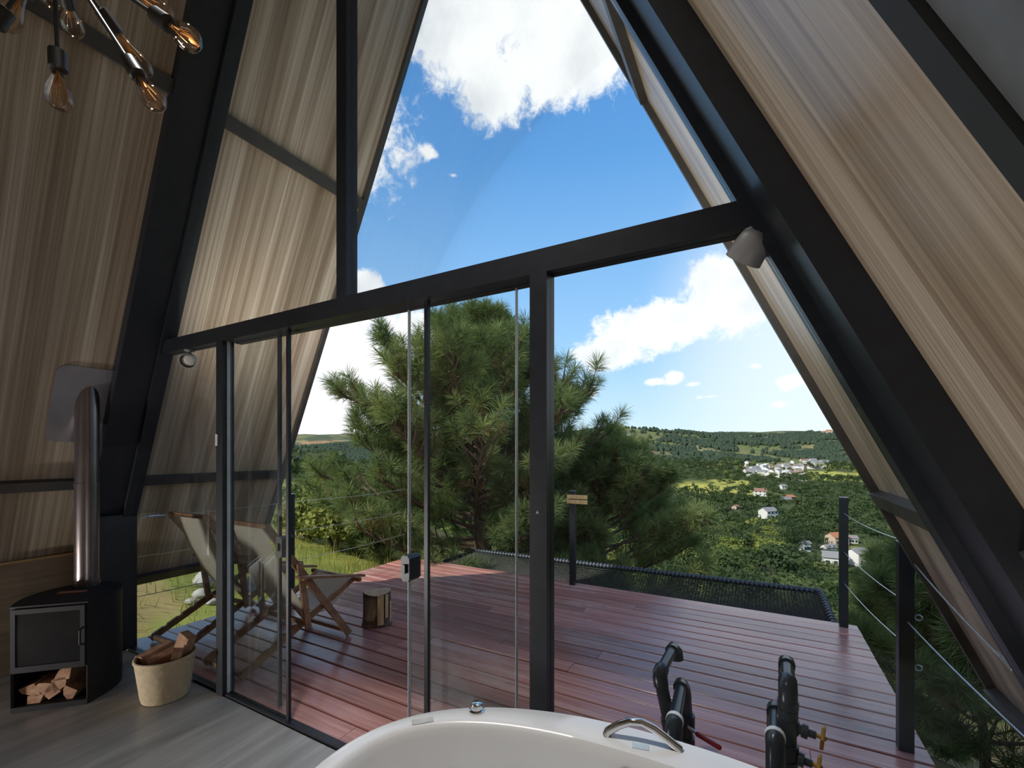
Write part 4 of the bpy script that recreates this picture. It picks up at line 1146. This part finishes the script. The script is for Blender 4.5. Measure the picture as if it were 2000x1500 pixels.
H(1491, 1008, 4.5, 3.0, 5, -.9, 'hwhite', 'hroof', 'low white wing with a cross gable beside the two-storey house')
H(1484, 968, 11, 5.0, 8, -.4, 'hwhite', 'hroof_r', 'white house with brown tiled roof below the sunlit meadow')
H(1541, 975, 8, 2.4, 7, .3, 'horange', 'horange', 'small terracotta house among the shaded trees')
H(1530, 955, 7, 3.4, 6, .1, 'hwhite', 'hroof', 'small grey-white house shaded by umbrella pines')
H(1437, 995, 4.5, 3.0, 5, .4, 'hcream', 'hroof_r', 'small tan cottage at the edge of the dark pines')
H(1634, 1062, 8.0, 4.0, 6, .2, 'hcream', 'horange', 'peach house with terracotta roof behind the far railing post')
H(1662, 1060, 4.5, 3.0, 5, -.3, 'hwhite', 'hroof', 'little white house with a rounded look beside the peach house')
H(1572, 1076, 2.8, 3.6, 3, .1, 'hwhite', 'hroof', 'narrow white building at the forest edge')
H(1630, 1103, 7.0, 3.2, 6, -.5, 'hwhite', 'hroof', 'white building with pinkish yard half hidden by the far railing post')
H(1675, 1102, 6.0, 4.6, 5, .3, 'hwhite', 'hroof', 'white house with dark square windows above the green lawn', windows=2)
H(1690, 1092, 4.0, 3.4, 4, -.4, 'hwhite', 'hroof', 'white outbuilding behind the house with square windows', windows=2)
H(1535, 978, 9, 1.8, 3, .1, 'hroof', 'hroof', 'long low grey shed among the shaded trees', windows=2)
H(1618, 1073, 5, 1.5, 3.5, .2, 'hwhite', 'hroof', 'flat pale shed above the white building', windows=2)
H(1240, 930, 13, 4.2, 9, .2, 'hwhite', 'hroof', 'white house glimpsed through the shorter pine')
q = random.Random(17)
lab = 'small white house of the sunlit hillside village'
for i in range(62):
    u = q.uniform(1458, 1598); v = q.uniform(908, 934) if u < 1560 else q.uniform(906, 918)
    house(u, v, q.uniform(6.5, 11), q.uniform(4.5, 9), q.uniform(6, 9), q.uniform(-.8, .8), M['hwhite'] if q.random() < .8 else M['hcream'], q.choice([M['hroof'], M['hroof'], M['hroof_r'], M['hwhite']]), lab, parts=False, group='houses of the hillside village', r0=300)
for i in range(5):
    house(1590 + i * 5, 908 + q.uniform(0, 6), 16, 5, 12, q.uniform(-.4, .4), M['hwhite'], M['hroof'], 'white house at the open end of the hillside village', parts=False, group='houses at the village end', r0=300)
for i, (u, v, w) in enumerate(((1611, 850, 10), (1619, 848, 12), (1627, 850, 9), (1640, 851, 9), (1651, 850, 11), (1662, 849, 9))):
    house(u, v, w, 9, 9, q.uniform(-.3, .3), M['hcream'], M['horange'] if i < 3 else M['hroof'], 'peach building on the distant ridge', parts=False, group='buildings on the distant ridge', r0=900)
for i in range(16):
    house(q.uniform(1400, 1510), q.uniform(848, 858), 9, 4, 7, q.uniform(-.4, .4), M['hwhite'], M['hroof'], 'tiny white house dotted below the far ridge', parts=False, group='houses below the far ridge', r0=900)
for i in range(9):
    house(q.uniform(1170, 1240), q.uniform(846, 851), 9, 4, 7, q.uniform(-.4, .4), M['hwhite'], M['hroof'], 'tiny white house near the skyline above the green dome hill', parts=False, group='houses near the skyline', r0=900)
# pale street running down from the village
ps = [hit(1562 + i * 1.2, 915 + i * 5)[0] for i in range(6)]
st_ = MB()
for a, b in zip(ps[:-1], ps[1:]): st_.bar(a + Vector((0, 0, .3)), b + Vector((0, 0, .3)), 9, .3, tuple(RT))
tag(st_.build('street', M['hstreet']), 'pale street running downhill from the white village', 'street', kind='structure')

# ---- valley trees
def crown_blobs(kind, seed):
    q = random.Random(seed)
    if kind == 'round': return [(q.uniform(-.28, .28), q.uniform(-.28, .28), q.uniform(.42, .82), q.uniform(.17, .28), q.uniform(.13, .2)) for _ in range(9)]
    if kind == 'umbrella': return [(q.uniform(-.32, .32), q.uniform(-.32, .32), q.uniform(.72, .95), q.uniform(.16, .26), q.uniform(.05, .08)) for _ in range(10)]
    return [(q.uniform(-.05, .05), q.uniform(-.05, .05), .22 + .075 * k, .27 * (1 - k / 11), .07) for k in range(10)]
def tree_mesh(kind, seed, n, s, mat):
    Vv, Ff = leaf_cloud(seed, crown_blobs(kind, seed), n, s, .5 if kind == 'umbrella' else .2)
    me = raw_mesh('crown', Vv, Ff, mat); return me
TR = []
for kind in ('round', 'umbrella', 'cone'):
    for i in range(2):
        for mt in ('leaf_dark', 'leaf_mid', 'leaf_bright'):
            TR.append((kind, mt, tree_mesh(kind, 200 + i * 7 + len(kind), 850, .032, M[mt])))
tk = MB().tube([(0, 0, -.1), (.01, 0, .4), (0, .01, .8)], [.022, .018, .008], 6); tkm = tk.mesh('trunk', M['trunk'], True)
LOW = {}
for kind in ('round', 'umbrella', 'cone'):
    for i in range(3):
        Vv, Ff = leaf_cloud(400 + i, crown_blobs(kind, 300 + i), 120, .075, .4); LOW[(kind, i)] = (Vv, Ff)
words = {('round', 'leaf_dark'): 'dark round-crowned tree', ('round', 'leaf_mid'): 'mid-green round-crowned tree', ('round', 'leaf_bright'): 'sunny yellow-green round tree',
         ('umbrella', 'leaf_dark'): 'dark umbrella-crowned pine', ('umbrella', 'leaf_mid'): 'green umbrella-crowned pine', ('umbrella', 'leaf_bright'): 'pale green umbrella-crowned pine',
         ('cone', 'leaf_dark'): 'dark pointed conifer', ('cone', 'leaf_mid'): 'green pointed conifer', ('cone', 'leaf_bright'): 'light green pointed conifer'}
def zone(u, v):
    if u > 1700: return 'down the slope behind the cable railing'
    if u > 1570 and v > 1020: return 'around the white houses behind the far railing post'
    if v > 1085: return 'on the near slope just past the net'
    if u < 1330: return 'in the valley behind the shorter pine'
    if v > 1020: return 'in the lower valley between the net and the two-storey white house'
    return 'around the shaded houses below the sunlit meadow'
CL = [(to_px(c.x, c.y, c.z + 2), (c - CAM).length, w) for (_, _, c, w) in CLEAR]
def blocked(x, y, z, h):
    u, v, f = to_px(x, y, z); hp = h * FPX / f
    for (pu, pv, pf), d, w in CL:
        if f < pf + 6 and f > 12:
            wp = w * FPX / pf * .55
            if abs(u - pu) < wp + hp * .30 and v - hp * 1.0 < pv + 2 and v > pv - 6: return True
    return False
q = np.random.RandomState(12)
cand = []; cell = {}
def try_add(x, y, h, sp):
    k = (int(x // sp), int(y // sp))
    for i in (-1, 0, 1):
        for j in (-1, 0, 1):
            for (a, b) in cell.get((sp, k[0] + i, k[1] + j), ()):
                if (a - x) ** 2 + (b - y) ** 2 < sp * sp: return False
    cell.setdefault((sp, *k), []).append((x, y)); return True
nind, merged = [], []
th0, th1 = math.atan(-500 / FPX), math.atan(900 / FPX)
for ring, (ra, rb, sp, ntry, hmin, hmax) in enumerate(((24, 70, 5.0, 700, 6, 9), (70, 210, 6.2, 2600, 7, 11), (210, 420, 7.5, 6500, 8, 13), (420, 900, 9.0, 14000, 8, 12))):
    rr_ = np.sqrt(q.uniform(ra * ra, rb * rb, ntry)); tt_ = q.uniform(th0, th1, ntry)
    xs = CAM.x + rr_ * (FW.x * np.cos(tt_) + RT.x * np.sin(tt_)); ys = CAM.y + rr_ * (FW.y * np.cos(tt_) + RT.y * np.sin(tt_)); zs = height(xs, ys); mk_ = meadow_mask(xs, ys)
    us, vs_, fs_ = to_px(xs, ys, zs)
    for x, y, z, m, u, v, f, r in zip(xs, ys, zs, mk_, us, vs_, fs_, rr_):
        if m > .35 and q.rand() > .04: continue
        if 1452 < u < 1605 and 903 < v < 938 and r > 300 and q.rand() > .12: continue
        h = q.uniform(hmin, hmax)
        if ring == 0: h = min(h, max(3.0, (1.5 - z) - .26 * f))
        if h < 3 or blocked(x, y, z, h): continue
        if u < 1040 and ring > 0 and q.rand() < .45: continue
        if not try_add(x, y, h, sp): continue
        nz = float(fbm(x / 70 + 11, y / 70, 2)); a = q.rand()
        if 1480 < u < 1620 and 930 < v < 1000 or nz > .55: kind = 'umbrella' if a < .6 else 'round'
        else: kind = 'round' if a < .62 else ('umbrella' if a < .82 else 'cone')
        b = q.rand() + (.3 if (1040 < v < 1180 and u < 1520) else -.1) + (.35 if r > 430 and 895 < v < 940 and 1400 < u else 0)  # sunlit patch of the lower forest put into the choice of leaf colour
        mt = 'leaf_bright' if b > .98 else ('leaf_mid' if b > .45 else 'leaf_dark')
        nind.append((r, x, y, z, h, kind, mt, u))
nind.sort()
ni = 0
for (r, x, y, z, h, kind, mt, u) in nind:
    if ni < 290 and u > 1030 and u < 1880:
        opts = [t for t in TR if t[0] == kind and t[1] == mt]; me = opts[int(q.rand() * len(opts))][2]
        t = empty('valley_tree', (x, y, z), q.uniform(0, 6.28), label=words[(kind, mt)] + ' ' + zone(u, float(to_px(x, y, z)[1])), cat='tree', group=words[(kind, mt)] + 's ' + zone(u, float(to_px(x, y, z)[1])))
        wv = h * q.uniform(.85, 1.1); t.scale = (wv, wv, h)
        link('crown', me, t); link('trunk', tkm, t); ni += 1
    else: merged.append((x, y, z, h, kind, mt))
def merge(items, name, label):
    for mt in ('leaf_dark', 'leaf_mid', 'leaf_bright'):
        VV, FF, nv = [], [], 0
        for (x, y, z, h, kind, m) in items:
            if m != mt: continue
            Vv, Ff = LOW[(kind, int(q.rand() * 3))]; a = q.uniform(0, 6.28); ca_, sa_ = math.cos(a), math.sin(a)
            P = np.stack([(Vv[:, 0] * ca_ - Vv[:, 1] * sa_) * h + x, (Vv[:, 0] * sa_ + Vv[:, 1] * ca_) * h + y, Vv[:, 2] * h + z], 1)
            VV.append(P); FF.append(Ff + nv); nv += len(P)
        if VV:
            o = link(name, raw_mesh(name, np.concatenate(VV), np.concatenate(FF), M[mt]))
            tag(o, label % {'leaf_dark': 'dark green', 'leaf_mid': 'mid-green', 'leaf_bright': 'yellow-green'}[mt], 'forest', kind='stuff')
merge(merged, 'forest', 'mass of %s treetops farther down the valley')
# hill woods: far trees as low blobs
bmh = bmesh.new(); bmesh.ops.create_icosphere(bmh, subdivisions=1, radius=1); IV = np.array([v.co for v in bmh.verts]); IF = np.array([[v.index for v in f.verts] for f in bmh.faces]); bmh.free()
nt = 110000; rr_ = np.sqrt(q.uniform(860 ** 2, 1650 ** 2, nt)); tt_ = q.uniform(math.atan(-450 / FPX), math.atan(780 / FPX), nt)
xs = CAM.x + rr_ * (FW.x * np.cos(tt_) + RT.x * np.sin(tt_)); ys = CAM.y + rr_ * (FW.y * np.cos(tt_) + RT.y * np.sin(tt_))
keep = q.rand(nt) < forest_density(xs, ys) * .5 + .012; xs, ys = xs[keep], ys[keep]; zs = height(xs, ys); us, vs_, fs_ = to_px(xs, ys, zs)
keep = ~((us > 1452) & (us < 1605) & (vs_ > 903)); xs, ys, zs = xs[keep], ys[keep], zs[keep]
n = min(len(xs), 22000); xs, ys, zs = xs[:n], ys[:n], zs[:n]; hh = q.uniform(4, 7.5, n)
P = IV[None] * np.stack([hh * .7, hh * .7, hh], 1)[:, None, :] * q.uniform(.8, 1.2, (n, len(IV), 1)) + np.stack([xs, ys, zs + hh * .35], 1)[:, None, :]
FF = (IF[None] + (np.arange(n) * len(IV))[:, None, None]).reshape(-1, 3)
o = link('forest', raw_mesh('forest', P.reshape(-1, 3), FF, M['leaf_hazy'])); tag(o, 'dark woods covering the distant hills', 'forest', kind='stuff')
print('trees', ni, len(merged), n)
